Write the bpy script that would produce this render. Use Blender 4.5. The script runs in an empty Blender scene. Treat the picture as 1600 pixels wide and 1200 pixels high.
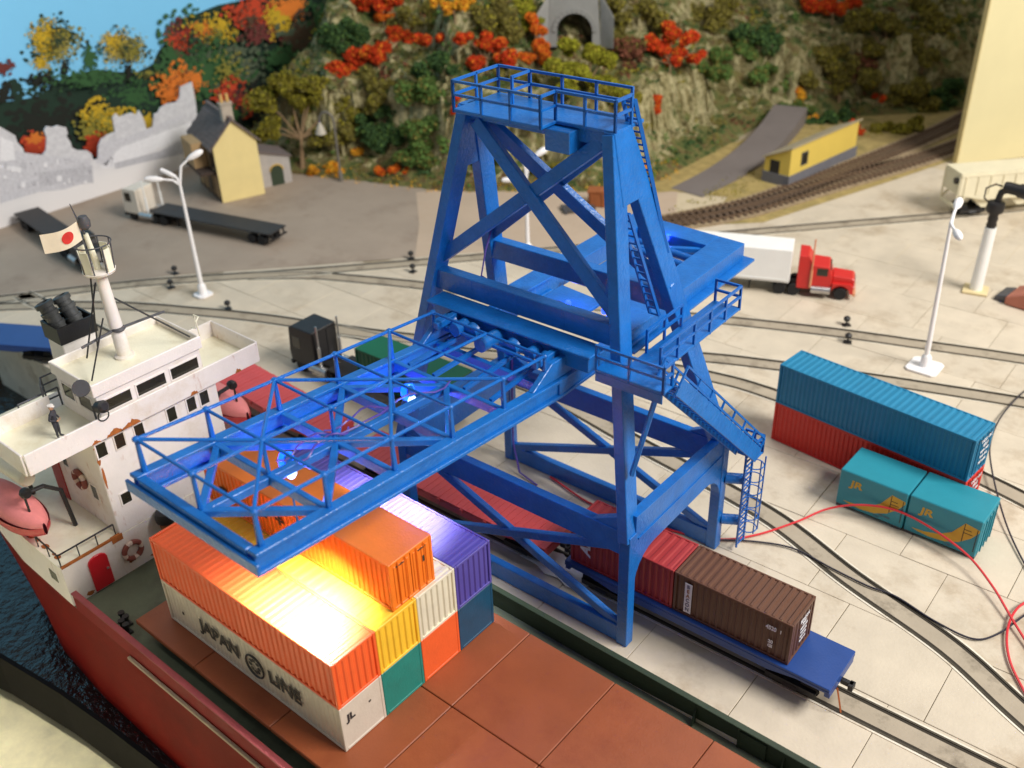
import bpy, bmesh, math, random
import numpy as np
from mathutils import Vector, Matrix

sc = bpy.context.scene
RND = random.Random(7)

# ------------------------------------------------------------------ camera
CAM = Vector((22.9368, -15.4225, 37.1729))
RIGHT = Vector((0.769271, 0.638136, -0.031675))
UP = Vector((-0.313138, 0.419773, 0.851901))
FWD = Vector((-0.556925, 0.645424, -0.522744))
FPX = 1549.42
cd = bpy.data.cameras.new('camera')
cam = bpy.data.objects.new('camera', cd)
sc.collection.objects.link(cam)
cam.matrix_world = Matrix(((RIGHT.x, UP.x, -FWD.x, CAM.x), (RIGHT.y, UP.y, -FWD.y, CAM.y),
                           (RIGHT.z, UP.z, -FWD.z, CAM.z), (0, 0, 0, 1)))
cd.sensor_width = 36.0
cd.lens = 36.0 * FPX / 1600.0
cd.clip_start = 0.5
cd.clip_end = 2000
cd.dof.use_dof = True
cd.dof.focus_distance = 46.0
cd.dof.aperture_fstop = 0.125
sc.camera = cam

# ------------------------------------------------------------------ world, lamps, exposure
w = bpy.data.worlds.new('World'); sc.world = w; w.use_nodes = True
bg = w.node_tree.nodes['Background']
bg.inputs[0].default_value = (0.98, 0.96, 0.94, 1); bg.inputs[1].default_value = 0.21
sc.view_settings.view_transform = 'Standard'
sc.view_settings.look = 'None'
sc.view_settings.exposure = 0.16
sc.view_settings.gamma = 1.0

def area(name, loc, target, sx, sy, power, col):
    l = bpy.data.lights.new(name, 'AREA'); l.shape = 'RECTANGLE'; l.size = sx; l.size_y = sy
    l.energy = power; l.color = col
    o = bpy.data.objects.new(name, l); sc.collection.objects.link(o)
    o.location = loc
    o.rotation_euler = (Vector(target) - Vector(loc)).to_track_quat('-Z', 'Y').to_euler()
    return o
# key and mid: ceiling fluorescents of the room the layout stands in
area('ceiling_lamp_key', (102, 46, 112), (0, 24, 0), 64, 40, 262000, (1.0, 0.955, 0.905))
area('ceiling_lamp_mid', (-8, 58, 82), (-16, 30, 0), 60, 10, 15000, (1.0, 0.955, 0.905))
area('added_carpet_fill', (-20, -16, 60), (-20, -15.5, 0), 26, 3, 1900, (1.0, 0.95, 0.88)).data.spread = math.radians(32)  # added fill lamp, spread narrowed to brighten the carpet

# ------------------------------------------------------------------ small tools
def sr(r, g, b):
    f = lambda c: (c / 255 / 12.92) if c / 255 <= .04045 else ((c / 255 + .055) / 1.055) ** 2.4
    return (f(r), f(g), f(b))

def ray(px, py):
    return RIGHT * ((px - 800) / FPX) + UP * ((600 - py) / FPX) + FWD
def uz(px, py, z=0.0):
    d = ray(px, py); return CAM + d * ((z - CAM.z) / d.z)
def ux(px, py, x):
    d = ray(px, py); return CAM + d * ((x - CAM.x) / d.x)

def mat(name, rgb, rough=.55, var=.12, scale=1.2, bump=.02, bscale=None, metal=0.0, coat=0.0, spec=.5,
        dirt=None, dirt_amt=.0, dirt_scale=.6, emis=None, estr=0.0, island=0.0, objvar=0.0, coords='Object', bdist=.05, rust=0.0):
    m = bpy.data.materials.new(name); m.use_nodes = True
    nt = m.node_tree; N = nt.nodes; L = nt.links
    b = N['Principled BSDF']
    b.inputs['Roughness'].default_value = rough
    b.inputs['Metallic'].default_value = metal
    b.inputs['Coat Weight'].default_value = coat
    b.inputs['Specular IOR Level'].default_value = spec
    tc = N.new('ShaderNodeTexCoord')
    if coords == 'Position': tc = N.new('ShaderNodeNewGeometry')
    nz = N.new('ShaderNodeTexNoise'); nz.inputs['Scale'].default_value = scale; nz.inputs['Detail'].default_value = 6
    nz.inputs['Roughness'].default_value = .62
    L.new(tc.outputs[coords], nz.inputs['Vector'])
    mr = N.new('ShaderNodeMapRange'); mr.inputs[1].default_value = .25; mr.inputs[2].default_value = .75
    mr.inputs[3].default_value = 1 - var; mr.inputs[4].default_value = 1 + var
    L.new(nz.outputs['Fac'], mr.inputs[0])
    val = mr.outputs[0]
    if island or objvar:
        src = N.new('ShaderNodeNewGeometry').outputs['Random Per Island'] if island else N.new('ShaderNodeObjectInfo').outputs['Random']
        m2 = N.new('ShaderNodeMapRange'); a = island or objvar
        m2.inputs[3].default_value = 1 - a; m2.inputs[4].default_value = 1 + a
        L.new(src, m2.inputs[0])
        mu = N.new('ShaderNodeMath'); mu.operation = 'MULTIPLY'
        L.new(val, mu.inputs[0]); L.new(m2.outputs[0], mu.inputs[1]); val = mu.outputs[0]
    vm = N.new('ShaderNodeVectorMath'); vm.operation = 'SCALE'
    vm.inputs[0].default_value = rgb
    L.new(val, vm.inputs['Scale'])
    col = vm.outputs[0]
    if dirt:
        n2 = N.new('ShaderNodeTexNoise'); n2.inputs['Scale'].default_value = dirt_scale; n2.inputs['Detail'].default_value = 8
        n2.inputs['Roughness'].default_value = .7
        L.new(tc.outputs[coords], n2.inputs['Vector'])
        m3 = N.new('ShaderNodeMapRange'); m3.inputs[1].default_value = .52; m3.inputs[2].default_value = .72
        m3.inputs[3].default_value = 0; m3.inputs[4].default_value = dirt_amt
        L.new(n2.outputs['Fac'], m3.inputs[0])
        mx = N.new('ShaderNodeMix'); mx.data_type = 'RGBA'
        L.new(m3.outputs[0], mx.inputs[0]); L.new(col, mx.inputs[6]); mx.inputs[7].default_value = (*dirt, 1)
        col = mx.outputs[2]
    L.new(col, b.inputs['Base Color'])
    if rust:
        mp = N.new('ShaderNodeMapping'); mp.inputs['Scale'].default_value = (1.5,1.5,.45); L.new(tc.outputs[coords], mp.inputs[0])
        n3 = N.new('ShaderNodeTexNoise'); n3.inputs['Scale'].default_value = 1.1; n3.inputs['Detail'].default_value = 9; n3.inputs['Roughness'].default_value = .72; L.new(mp.outputs[0], n3.inputs['Vector'])
        m4 = N.new('ShaderNodeMapRange'); m4.inputs[1].default_value = .60; m4.inputs[2].default_value = .74; m4.inputs[3].default_value = 0; m4.inputs[4].default_value = rust; L.new(n3.outputs['Fac'], m4.inputs[0])
        mx2 = N.new('ShaderNodeMix'); mx2.data_type = 'RGBA'; L.new(m4.outputs[0], mx2.inputs[0]); L.new(col, mx2.inputs[6]); mx2.inputs[7].default_value = (*sr(176,112,62), 1); col = mx2.outputs[2]; L.new(col, b.inputs['Base Color'])
    if bump:
        nb = N.new('ShaderNodeTexNoise'); nb.inputs['Scale'].default_value = bscale or scale * 8; nb.inputs['Detail'].default_value = 4
        L.new(tc.outputs[coords], nb.inputs['Vector'])
        bp = N.new('ShaderNodeBump'); bp.inputs['Strength'].default_value = min(1, bump * 10); bp.inputs['Distance'].default_value = bdist
        L.new(nb.outputs['Fac'], bp.inputs['Height']); L.new(bp.outputs[0], b.inputs['Normal'])
    if emis:
        b.inputs['Emission Color'].default_value = (*emis, 1); b.inputs['Emission Strength'].default_value = estr
    return m

class M:
    """collects shapes of one part"""
    def __init__(s): s.v = []; s.f = []
    def add(s, vs, fs):
        o = len(s.v); s.v += [tuple(x) for x in vs]; s.f += [tuple(i + o for i in f) for f in fs]; return s
    def box(s, x0, x1, y0, y1, z0, z1):
        return s.add([(x0,y0,z0),(x1,y0,z0),(x1,y1,z0),(x0,y1,z0),(x0,y0,z1),(x1,y0,z1),(x1,y1,z1),(x0,y1,z1)],
                     [(3,2,1,0),(4,5,6,7),(0,1,5,4),(1,2,6,5),(2,3,7,6),(3,0,4,7)])
    def beam(s, p, q, w, h=None, up=(0,0,1)):
        p = Vector(p); q = Vector(q); h = h or w; d = (q - p).normalized(); u = Vector(up)
        r = d.cross(u)
        if r.length < 1e-4: r = d.cross(Vector((1,0,0)))
        r.normalize(); u = r.cross(d); r = r * w / 2; u = u * h / 2
        vs = [p-r-u, p+r-u, p+r+u, p-r+u, q-r-u, q+r-u, q+r+u, q-r+u]
        return s.add(vs, [(0,1,2,3),(7,6,5,4),(1,0,4,5),(2,1,5,6),(3,2,6,7),(0,3,7,4)])
    def tube(s, pts, r, n=8, cap=True, r2=None):
        pts = [Vector(p) for p in pts]; k = len(pts); up = None; rings = []
        for i, p in enumerate(pts):
            d = (pts[min(i+1,k-1)] - pts[max(i-1,0)]).normalized()
            if up is None:
                up = d.cross(Vector((0,0,1)));
                if up.length < 1e-3: up = Vector((1,0,0))
            up = (up - d * up.dot(d)).normalized(); b = d.cross(up)
            rr = r if r2 is None else r + (r2 - r) * i / (k - 1)
            rings.append([p + (up * math.cos(2*math.pi*j/n) + b * math.sin(2*math.pi*j/n)) * rr for j in range(n)])
        vs = [x for g in rings for x in g]
        fs = [(i*n+j, i*n+(j+1)%n, (i+1)*n+(j+1)%n, (i+1)*n+j) for i in range(k-1) for j in range(n)]
        if cap: fs += [tuple(range(n-1,-1,-1)), tuple((k-1)*n+j for j in range(n))]
        return s.add(vs, fs)
    def lathe(s, prof, n=16, at=(0,0,0), ax=(0,0,1)):
        z = Vector(ax).normalized(); x = z.cross(Vector((0.3,1,0.2))).normalized(); y = z.cross(x); a = Vector(at)
        vs = [a + z*h + (x*math.cos(2*math.pi*j/n) + y*math.sin(2*math.pi*j/n))*r for r, h in prof for j in range(n)]
        k = len(prof)
        fs = [(i*n+j, i*n+(j+1)%n, (i+1)*n+(j+1)%n, (i+1)*n+j) for i in range(k-1) for j in range(n)]
        fs += [tuple(range(n-1,-1,-1)), tuple((k-1)*n+j for j in range(n))]
        return s.add(vs, fs)
    def prism(s, poly, vec):
        vec = Vector(vec); a = [Vector(p) for p in poly]; n = len(a)
        return s.add(a + [p + vec for p in a], [tuple(range(n-1,-1,-1)), tuple(range(n,2*n))] +
                     [(i,(i+1)%n,(i+1)%n+n,i+n) for i in range(n)])
    def torus(s, c, R, r, ax, n=20, m=8, a0=0, a1=2*math.pi):
        z = Vector(ax).normalized(); x = z.cross(Vector((0.3,1,0.2))).normalized(); y = z.cross(x); c = Vector(c)
        vs = []
        for i in range(n):
            a = 2*math.pi*i/n; d = x*math.cos(a) + y*math.sin(a)
            for j in range(m):
                b = 2*math.pi*j/m; vs.append(c + d*(R + r*math.cos(b)) + z*r*math.sin(b))
        return s.add(vs, [(i*m+j, ((i+1)%n)*m+j, ((i+1)%n)*m+(j+1)%m, i*m+(j+1)%m) for i in range(n) for j in range(m)])
    def xf(s, f):
        s.v = [tuple(f(Vector(v))) for v in s.v]; return s
    def build(s, name, m, parent=None, smooth=False, bevel=0, **kw):
        me = bpy.data.meshes.new(name); me.from_pydata(s.v, [], s.f); me.update()
        bm = bmesh.new(); bm.from_mesh(me); bmesh.ops.recalc_face_normals(bm, faces=bm.faces); bm.to_mesh(me); bm.free()
        me.materials.append(m)
        if smooth:
            for p in me.polygons: p.use_smooth = True
            try: me.set_sharp_from_angle(angle=math.radians(40))
            except Exception: pass
        return link(name, me, parent, bevel, **kw)

def link(name, me, parent=None, bevel=0, **kw):
    o = bpy.data.objects.new(name, me); sc.collection.objects.link(o)
    if parent: o.parent = parent
    if bevel:
        bv = o.modifiers.new('edge', 'BEVEL'); bv.width = bevel; bv.segments = 1; bv.limit_method = 'ANGLE'; bv.harden_normals = False
    for k, v in kw.items(): o[k] = v
    return o

def thing(name, label, cat, loc=(0,0,0), rz=0.0, group=None, rx=0.0, ry=0.0):
    o = bpy.data.objects.new(name, None); sc.collection.objects.link(o)
    o.location = loc; o.rotation_euler = (rx, ry, rz); o.empty_display_size = .3
    o['label'] = label; o['category'] = cat
    if group: o['group'] = group
    return o
def tag(o, label, cat, group=None):
    o['label'] = label; o['category'] = cat
    if group: o['group'] = group
    return o
def dup(root, loc, rz=None, label=None):
    def cp(o, par):
        c = o.copy(); sc.collection.objects.link(c)
        if par: c.parent = par
        for ch in o.children: cp(ch, c)
        return c
    r = cp(root, None); r.location = loc
    if rz is not None: r.rotation_euler[2] = rz
    if label: r['label'] = label
    return r

LET = []
def text(body, size, m, parent, loc, rot, name='lettering', ext=.008, align='CENTER', sx=1.0, shear=0.0, bold=0.0):
    c = bpy.data.curves.new(name, 'FONT'); c.body = body; c.size = size; c.extrude = ext; c.align_x = align; c.align_y = 'CENTER'
    c.shear = shear; c.offset = bold
    o = bpy.data.objects.new(name, c); sc.collection.objects.link(o); c.materials.append(m)
    o.scale = (sx, 1, 1); LET.append(o)
    o.parent = parent; o.location = loc; o.rotation_euler = rot
    return o

# ------------------------------------------------------------------ materials
BLUE = mat('blue_paint', sr(22,108,190), .3, .16, 1.0, .07, 6, spec=.6, dirt=sr(12,86,168), dirt_amt=.6, dirt_scale=.9)
BLUE2 = mat('blue_metal_rail', sr(18,102,188), .27, .12, 1.5, .05, 10, spec=.55)
WHITEP = mat('white_paint', sr(240,233,226), .5, .06, .8, .02, 9, dirt=sr(206,190,160), dirt_amt=.6, dirt_scale=.35)
WHITER = mat('rust_stained_white_paint', sr(240,233,226), .55, .06, .8, .02, 9, dirt=sr(206,190,166), dirt_amt=.7, dirt_scale=.4, rust=.8)
CREAMDECK = mat('cream_deck_paint', sr(242,238,214), .55, .06, .6, .02, 8, dirt=sr(214,200,160), dirt_amt=.55, dirt_scale=.4)
RUST = mat('rust', sr(168,96,40), .85, .35, 2.5, .06, 12)
HULLRED = mat('hull_red_paint', sr(112,15,8), .6, .22, .5, .02, 8, spec=.05, dirt=sr(92,16,12), dirt_amt=.5, dirt_scale=.25)
DECKGREEN = mat('green_deck_paint', sr(96,104,84), .7, .18, .7, .03, 10, dirt=sr(66,60,48), dirt_amt=.7, dirt_scale=.3)
GREENDARK = mat('dark_green_paint', sr(50,64,46), .5, .18, .8, .03, 10, dirt=sr(34,38,30), dirt_amt=.6, dirt_scale=.4)
HATCH = mat('brown_hatch_paint', sr(148,78,44), .46, .12, .45, .02, 10, dirt=sr(126,58,32), dirt_amt=.6, dirt_scale=.28, objvar=.06)
BLACK = mat('black_plastic', sr(34,33,34), .45, .25, 2, .03, 14)
DKGLASS = mat('dark_window_glass', sr(46,44,35), .15, .2, 2, 0, spec=.7)
GREYDK = mat('dark_grey_paint', sr(78,78,82), .6, .15, 1.5, .03)
STEEL = mat('bare_steel', sr(196,196,196), .28, .15, 3, .02, metal=.85)
RUBBER = mat('tyre_rubber', sr(26,26,27), .75, .2, 3, .03)
# ------------------------------------------------------------------ ground, tracks
CONC = mat('concrete_slab', sr(207,195,174), .7, .10, .45, .03, 6, dirt=sr(160,140,112), dirt_amt=.8, dirt_scale=.17, objvar=.035, coords='Position')
JOINT = mat('slab_joint_dirt', sr(166,152,126), .9, .2, 1.5, .03)
TARMAC = mat('brown_grey_tarmac', sr(164,149,133), .85, .11, .18, .03, 9, dirt=sr(124,106,92), dirt_amt=.8, dirt_scale=.1)
INFILL = mat('track_infill_grey', sr(172,160,140), .85, .12, .5, .02, 9, dirt=sr(104,94,78), dirt_amt=.9, dirt_scale=.45)
RAILM = mat('worn_rail_metal', sr(88,82,70), .42, .25, 1.5, .02, metal=.5)
GROOVE = mat('rail_flangeway_dirt', sr(52,46,36), .9, .2, 2, .02)
LEDGE = mat('white_rail_edging', sr(228,220,202), .7, .12, .8, .03, dirt=sr(168,150,122), dirt_amt=1.0, dirt_scale=.5)

# one sheet under everything on the quay, out past the hill and the boards
g = M()
g.add([(-130,12.3,-.06),(60,12.3,-.06),(60,175,-.06),(-130,175,-.06)], [(0,1,2,3)])
ground = g.build('ground', JOINT, kind='structure')
YAW = .0214
def tr(x, y): # track frame to world
    c, s = math.cos(YAW), math.sin(YAW); return (3.62 + x*c - y*s, 14.825 + x*s + y*c)
# slabs: one mesh shared by all of them
SX, SY = 5.6, 5.2
sm = M().box(.016, SX-.016, .016, SY-.016, -.055, 0)
first = None
slabs = []
BND = [(12.4,-63.5),(26.6,-52.9),(33.9,-45.6),(42.2,-37.9),(53,-27.5),(60,-21.5),(75,-16),(90,-10)]
def bx(y): return float(np.interp(y, [q[0] for q in BND], [q[1] for q in BND]))
for i in range(-13, 5):
    for j in range(0, 15):
        ox = (j % 2) * 2.3 + (.7 if j % 3 == 0 else 0)
        cx, cy = tr(i*SX + ox + SX/2, j*SY - 1.2 + SY/2)
        if cx < bx(cy) - 3.2 or cx > 27 + .3*(cy-12): continue
        x, y = tr(i*SX + ox, j*SY - 1.2)
        if first is None:
            first = sm.build('slab', CONC, ground, bevel=.02); o = first
        else:
            o = first.copy(); sc.collection.objects.link(o)
        o.location = (x, y, 0.0); o.rotation_euler = (0, 0, YAW + RND.uniform(-.002,.002)); o.location.z = RND.uniform(-.008,.008)
# quay edge kerb blocks (light narrow ledge)
QE = M().box(-60, 24, -1.3, -.0, -5.2, -.062)
QE.xf(lambda v: Vector((*tr(v.x, v.y-1.2), v.z))).build('quay_wall', LEDGE, kind='structure')
# plain concrete apron in the middle distance (joints too faint to pick out) and the tarmac yard
APRON = mat('concrete_apron', sr(205,190,160), .8, .08, .2, .02, 7, dirt=sr(178,158,130), dirt_amt=.6, dirt_scale=.07)
ap = M(); ap.add([(-24,63,-.03),(50,70,-.03),(50,88,-.03),(14,104,-.03),(-6,114,-.03),(-28,106,-.03),(-27.5,70,-.03)], [tuple(range(7))])
ap.build('quay_apron', APRON, kind='structure')
tm = M(); tm.add([(-63.5,12.4,.014),(-52.9,26.6,.014),(-45.6,33.9,.014),(-37.9,42.2,.014),(-43,48,.014),(-49.5,54.2,.014),(-47,57,.014),(-66,52,.014),(-92,52,.014),(-92,12.4,.014)], [tuple(range(10))])
tm.build('tarmac_yard', TARMAC, kind='structure')
# bare beige pavement between yard and hill
pv = M(); pv.add([(-49.5,54.2,.010),(-37.9,42.2,.010),(-27.5,53,.010),(-21.5,60,.010),(-27.2,70,.010),(-36,67,.010),(-47,58,.010)], [tuple(range(7))])
PAVE = mat('beige_pavement', sr(192,172,150), .85, .08, .2, .02, 8, dirt=sr(168,142,114), dirt_amt=.5, dirt_scale=.1)
pv.build('pavement', PAVE, kind='structure')

def smooth_line(pts, n=8):
    out = []; P = [Vector((*p, 0)) for p in pts]; P = [P[0]*2-P[1]] + P + [P[-1]*2-P[-2]]
    for i in range(1, len(P)-2):
        for k in range(n):
            t = k/n; a, b, c, d = P[i-1:i+3]
            out.append(.5*((2*b)+(c-a)*t+(2*a-5*b+4*c-d)*t*t+(3*b-a-3*c+d)*t**3))
    out.append(P[-2]); return out
def strip(m, line, o0, o1, z0, z1):
    n = len(line); vs = []
    for i, p in enumerate(line):
        d = (line[min(i+1,n-1)] - line[max(i-1,0)]); d.z = 0; d.normalize(); nrm = Vector((-d.y, d.x, 0))
        a = p + nrm*o0; b = p + nrm*o1
        vs += [(a.x,a.y,z0),(b.x,b.y,z0),(b.x,b.y,z1),(a.x,a.y,z1)]
    fs = []
    for i in range(n-1):
        for j in range(4):
            fs.append((i*4+j, i*4+(j+1)%4, (i+1)*4+(j+1)%4, (i+1)*4+j))
    fs += [(0,1,2,3), tuple((n-1)*4+k for k in (3,2,1,0))]
    m.add(vs, fs)
def inlaid(pts, label, zz=0.0, g=1.42):
    ln = smooth_line(pts)
    t = thing('railway_track', label, 'railway track', (ln[0].x, ln[0].y, 0), 0, 'tracks set into the quay paving')
    off = ln[0].copy(); L2 = [p - off for p in ln]
    a = M(); strip(a, L2, -g/2+.22, g/2-.22, -.02, .030+zz); a.build('track_infill', INFILL, t)
    for s_, lo in ((-1, None), (1, None)):
        r = M(); strip(r, L2, s_*g/2-.055, s_*g/2+.055, -.02, .062+zz); r.build('rail', RAILM, t)
        f = M(); e = sorted((s_*(g/2-.055), s_*(g/2-.22))); strip(f, L2, e[0], e[1], -.02, .022+zz); f.build('flangeway', GROOVE, t)
        k = M(); e = sorted((s_*(g/2+.055), s_*(g/2+.17))); strip(k, L2, e[0], e[1], -.02, .036+zz); k.build('edging', LEDGE, t)
    return t
inlaid([tr(-64,2.9),tr(-40,2.9),tr(-20,2.9),tr(0,2.9),tr(26,2.9)], 'straight quayside track running under the blue crane, carrying the wagons', .000)
inlaid([(-64,11.2),(-61.1,14.7),(-56.9,20.1),(-52.7,25.1),(-44.8,33),(-37.3,40.9),(-27.9,51.4),(-14.9,66),(-3.1,78.8),(2.3,85.1),(8,91)], 'farthest inlaid track, along the tarmac yard to the white hopper wagon', .000)
inlaid([(-47,30.6),(-42.6,33.9),(-38.6,35.9),(-33.1,38.3),(-26.6,40.7),(-15.5,45.2),(-6.2,49.2),(-.9,51.3),(4.8,53.2),(10.9,55.2),(22,58.5)], 'inlaid track passing the foot of the right white street lamp', .002)
inlaid([(-62.5,10.5),(-59.6,14),(-52.1,19.8),(-45.4,23.4),(-40.1,25.9),(-34.6,28),(-28.4,30.5),(-19.9,34.4),(-11.7,39.5),(-7.5,41.9),(-3.4,43.7),(3.3,46.2),(12.7,49.3),(24,52.8)], 'inlaid track between the left lamp foot and the black truck', .001)
inlaid([(-34.6,28),(-27.8,29.9),(-20.9,32.5),(-15.2,36.1),(-10.9,38.3),(-5.5,39.8),(-1.6,40.2),(6.7,40),(13.4,39),(22,36.8)], 'inlaid track passing behind the tall teal container', .003)
inlaid([(-26,29.5),(-19.3,30.7),(-13,30.8),(-5.2,29.6),(4.4,28.2),(10.6,26),(16.3,24.3),(20.5,22.2),(27,19.2)], 'inlaid track curving in front of the small teal containers', .004)

# switch stands
sw = thing('switch_stand', 'small black switch stand beside the far track near the left lamp', 'switch stand', (-53.0,26.9,.0), 0, 'black switch stands by the tracks')
M().box(-.3,.3,-.25,.25,0,.1).build('base', BLACK, sw)
M().lathe([(.07,0),(.07,.3),(.24,.34),(.27,.55),(.14,.68)], 10, (0,0,.1)).build('target', BLACK, sw, True)
for (x, y), l in (((-50.8,25.0), 'small black switch stand on the quay side of the far track, opposite its twin'),
                  ((-37.9,41.7), 'black switch stand at the yard edge left of the crane'),
                  ((-35.8,39.8), 'black switch stand just below the one at the yard edge'),
                  ((-43.3,25.5), 'black switch stand behind the ship bridge wing'),
                  ((-1.4,52.7), 'black switch stand on the far side of the lamp track, right of the crane'),
                  ((-.2,50.2), 'black switch stand on the near side of the lamp track, above the teal container')):
    dup(sw, (x, y, 0), RND.uniform(0,3), l)

# ------------------------------------------------------------------ water, basin front, carpet
WATER = mat('dark_water', sr(14,15,15), .1, .4, .5, .05, 1.7, spec=.6, bdist=.3)
e0, e1, e2 = uz(-120,965,-5), uz(0,1020,-5), uz(100,1080,-5)
e3, e4 = uz(180,1137,-5), uz(262,1200,-5); e5 = uz(420,1330,-5)
edge = [e0, e1, e2, e3, e4, e5, Vector((26, e5.y-.8, -5))]
edge.insert(0, Vector((-75, e0.y+6, -5)))
wt = M(); n = len(edge)
wt.add([(p.x,p.y,-5) for p in edge] + [(26,12.2,-5),(-75,12.2,-5)], [tuple(range(n+2))])
wt.build('water', WATER, kind='structure')
FAS = mat('black_fascia_paint', sr(9,8,10), .7, .25, 1, .03, 8, spec=.1)
fb = M()
for a, b in zip(edge[:-1], edge[1:]):
    d = (b-a); d.z = 0; d.normalize(); nn = Vector((d.y, -d.x, 0))*.25
    fb.add([a, b, b+nn, a+nn, a-Vector((0,0,3.3)), b-Vector((0,0,3.3)), b+nn-Vector((0,0,3.3)), a+nn-Vector((0,0,3.3))],
           [(0,1,2,3),(7,6,5,4),(3,2,6,7),(0,4,5,1),(0,3,7,4),(1,5,6,2)])
fb.xf(lambda v: v + Vector((0,0,.03))).build('baseboard_fascia', FAS, kind='structure')
CARP = mat('beige_carpet', sr(240,230,186), .95, .22, .5, .05, .9, dirt=sr(170,160,120), dirt_amt=.6, dirt_scale=.12)
cp = M(); cp.add([(-160,-120,-9.5),(60,-120,-9.5),(60,6,-9.5),(-160,6,-9.5)], [(0,1,2,3)])
cp.build('carpet_floor', CARP, kind='structure')
# ------------------------------------------------------------------ the gantry crane
CR = thing('gantry_crane', 'tall blue lattice gantry crane with long boom reaching over the ship', 'crane', (3.6213,14.8252,0), YAW)
X1 = -14.42; YB = 9.07
def lerp(a, b, t): return Vector(a) + (Vector(b)-Vector(a))*t
AP_R = Vector((-3.3,3.3,24.4)); AP_L = Vector((X1+3.3,3.3,24.4))
def cp(m, name, mm=None, bev=.03, smooth=False, par=None, **k): return m.build(name, mm or BLUE, par or CR, smooth, bev, **k)
for X in (0, X1):
    for Y in (0, YB):
        m = M().box(X-.3, X+.3, Y-.3, Y+.3, .02, 7.0)
        cp(m, 'leg')
    ap = AP_R if X == 0 else AP_L
    for Y in (0, YB):
        w_ = .95 if Y == 0 else 1.05
        m = M(); b0 = Vector((X, Y, 6.6)); top = ap + Vector((0, -.25 if Y == 0 else .25, .1))
        m.beam(b0, top, w_, .56, up=(1,0,0)); cp(m, 'upper_leg')
    # plate that joins the two slanting legs at the top
    s_ = 1 if X == 0 else -1
    dn = lambda z, Y: lerp((X,Y,7), ap, (z-7)/17.4)
    p1, p2 = dn(21.6,0), dn(21.6,YB)
    m = M(); o = Vector((.24*s_,0,0))
    m.prism([p1-o+Vector((0,-.1,0)), p2-o+Vector((0,.1,0)), ap-o+Vector((0,.62,.25)), ap-o+Vector((0,-.62,.25))], o*2.3); cp(m, 'apex_plate')
# sill beams, mid beams along the quay, and their X braces
for Y in (0, YB):
    cp(M().box(X1+.3, -.3, Y-.22, Y+.22, .05, 1.1), 'sill_beam')
    cp(M().box(X1+.3, -.3, Y-.24, Y+.24, 5.75, 7.15), 'portal_beam')
    for sx in (-.3, X1+.3):
        d = -1 if sx == -.3 else 1
        cp(M().prism([(sx,Y-.2,7.15),(sx+d*1.6,Y-.2,7.15),(sx,Y-.2,8.0)], (0,.4,0)), 'gusset')
    a = Vector((X1+.3,Y,6.4)); b = Vector((-.3,Y,1.0)); c = Vector((-.3,Y,6.2)); e = Vector((X1+.3,Y,1.0))
    off = Vector((0,.045,0))
    cp(M().beam(a+off, b+off, .34, .46), 'cross_brace'); cp(M().beam(c-off, e-off, .34, .46), 'cross_brace')
# deep end beams with curved corner gussets
for X in (0, X1):
    arc = lambda cy, cz, r, a0, a1: [(X-.25, cy+r*math.cos(math.radians(a)), cz+r*math.sin(math.radians(a))) for a in np.linspace(a0, a1, 7)]
    poly = [(X-.25,.3,7.9),(X-.25,.3,3.7)] + [(X-.25,.3+1.7*(1-math.cos(t)),3.7+1.7*math.sin(t)) for t in np.linspace(.15,math.pi/2,6)] + \
           [(X-.25,YB-.3-1.7*(1-math.cos(t)),3.7+1.7*math.sin(t)) for t in np.linspace(math.pi/2,.15,6)] + [(X-.25,YB-.3,3.7),(X-.25,YB-.3,7.6)]
    o = cp(M().prism(poly, (.5,0,0)), 'end_beam')
    s_ = .27 if X == 0 else -.27
    cp(M().box(X+s_-.03, X+s_+.03, .5, YB-.5, 6.45, 6.55), 'stiffener', bev=0, par=o)
# upper beams tying the slanting legs above the boom
for Y0, zt in ((0,16.75),(YB,16.75)):
    pa = lerp((0,Y0,7), AP_R, (16.15-7)/17.4); pb = lerp((X1,Y0,7), AP_L, (16.15-7)/17.4)
    o = cp(M().beam(pa, pb, .62, 1.05), 'upper_beam')
    for k in range(1,4):
        q = lerp(pa, pb, k/4+.02); sg = -.33 if Y0 == 0 else .33
        cp(M().box(q.x-.04, q.x+.04, min(q.y, q.y+sg), max(q.y, q.y+sg)+.0, q.z-.5, q.z+.5), 'stiffener', bev=0, par=o)
    # X bracing up to the apexes
    wd = .62 if Y0 == 0 else .82
    sg = -1 if Y0 == 0 else 1
    a1 = lerp((X1,Y0,7), AP_L, .58); b1 = AP_R + Vector((-.5, sg*.3, -.3)); a2 = lerp((0,Y0,7), AP_R, .56); b2 = AP_L + Vector((.5, sg*.3, -.5))
    nrm = Vector((0, 17.4, (3.3-Y0)*-1)).normalized()
    for (p, q, dz) in ((a1,b1,.06),(a2,b2,-.06)):
        cp(M().beam(p + nrm*dz, q + nrm*dz, wd, .34, up=nrm), 'top_brace')
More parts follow.
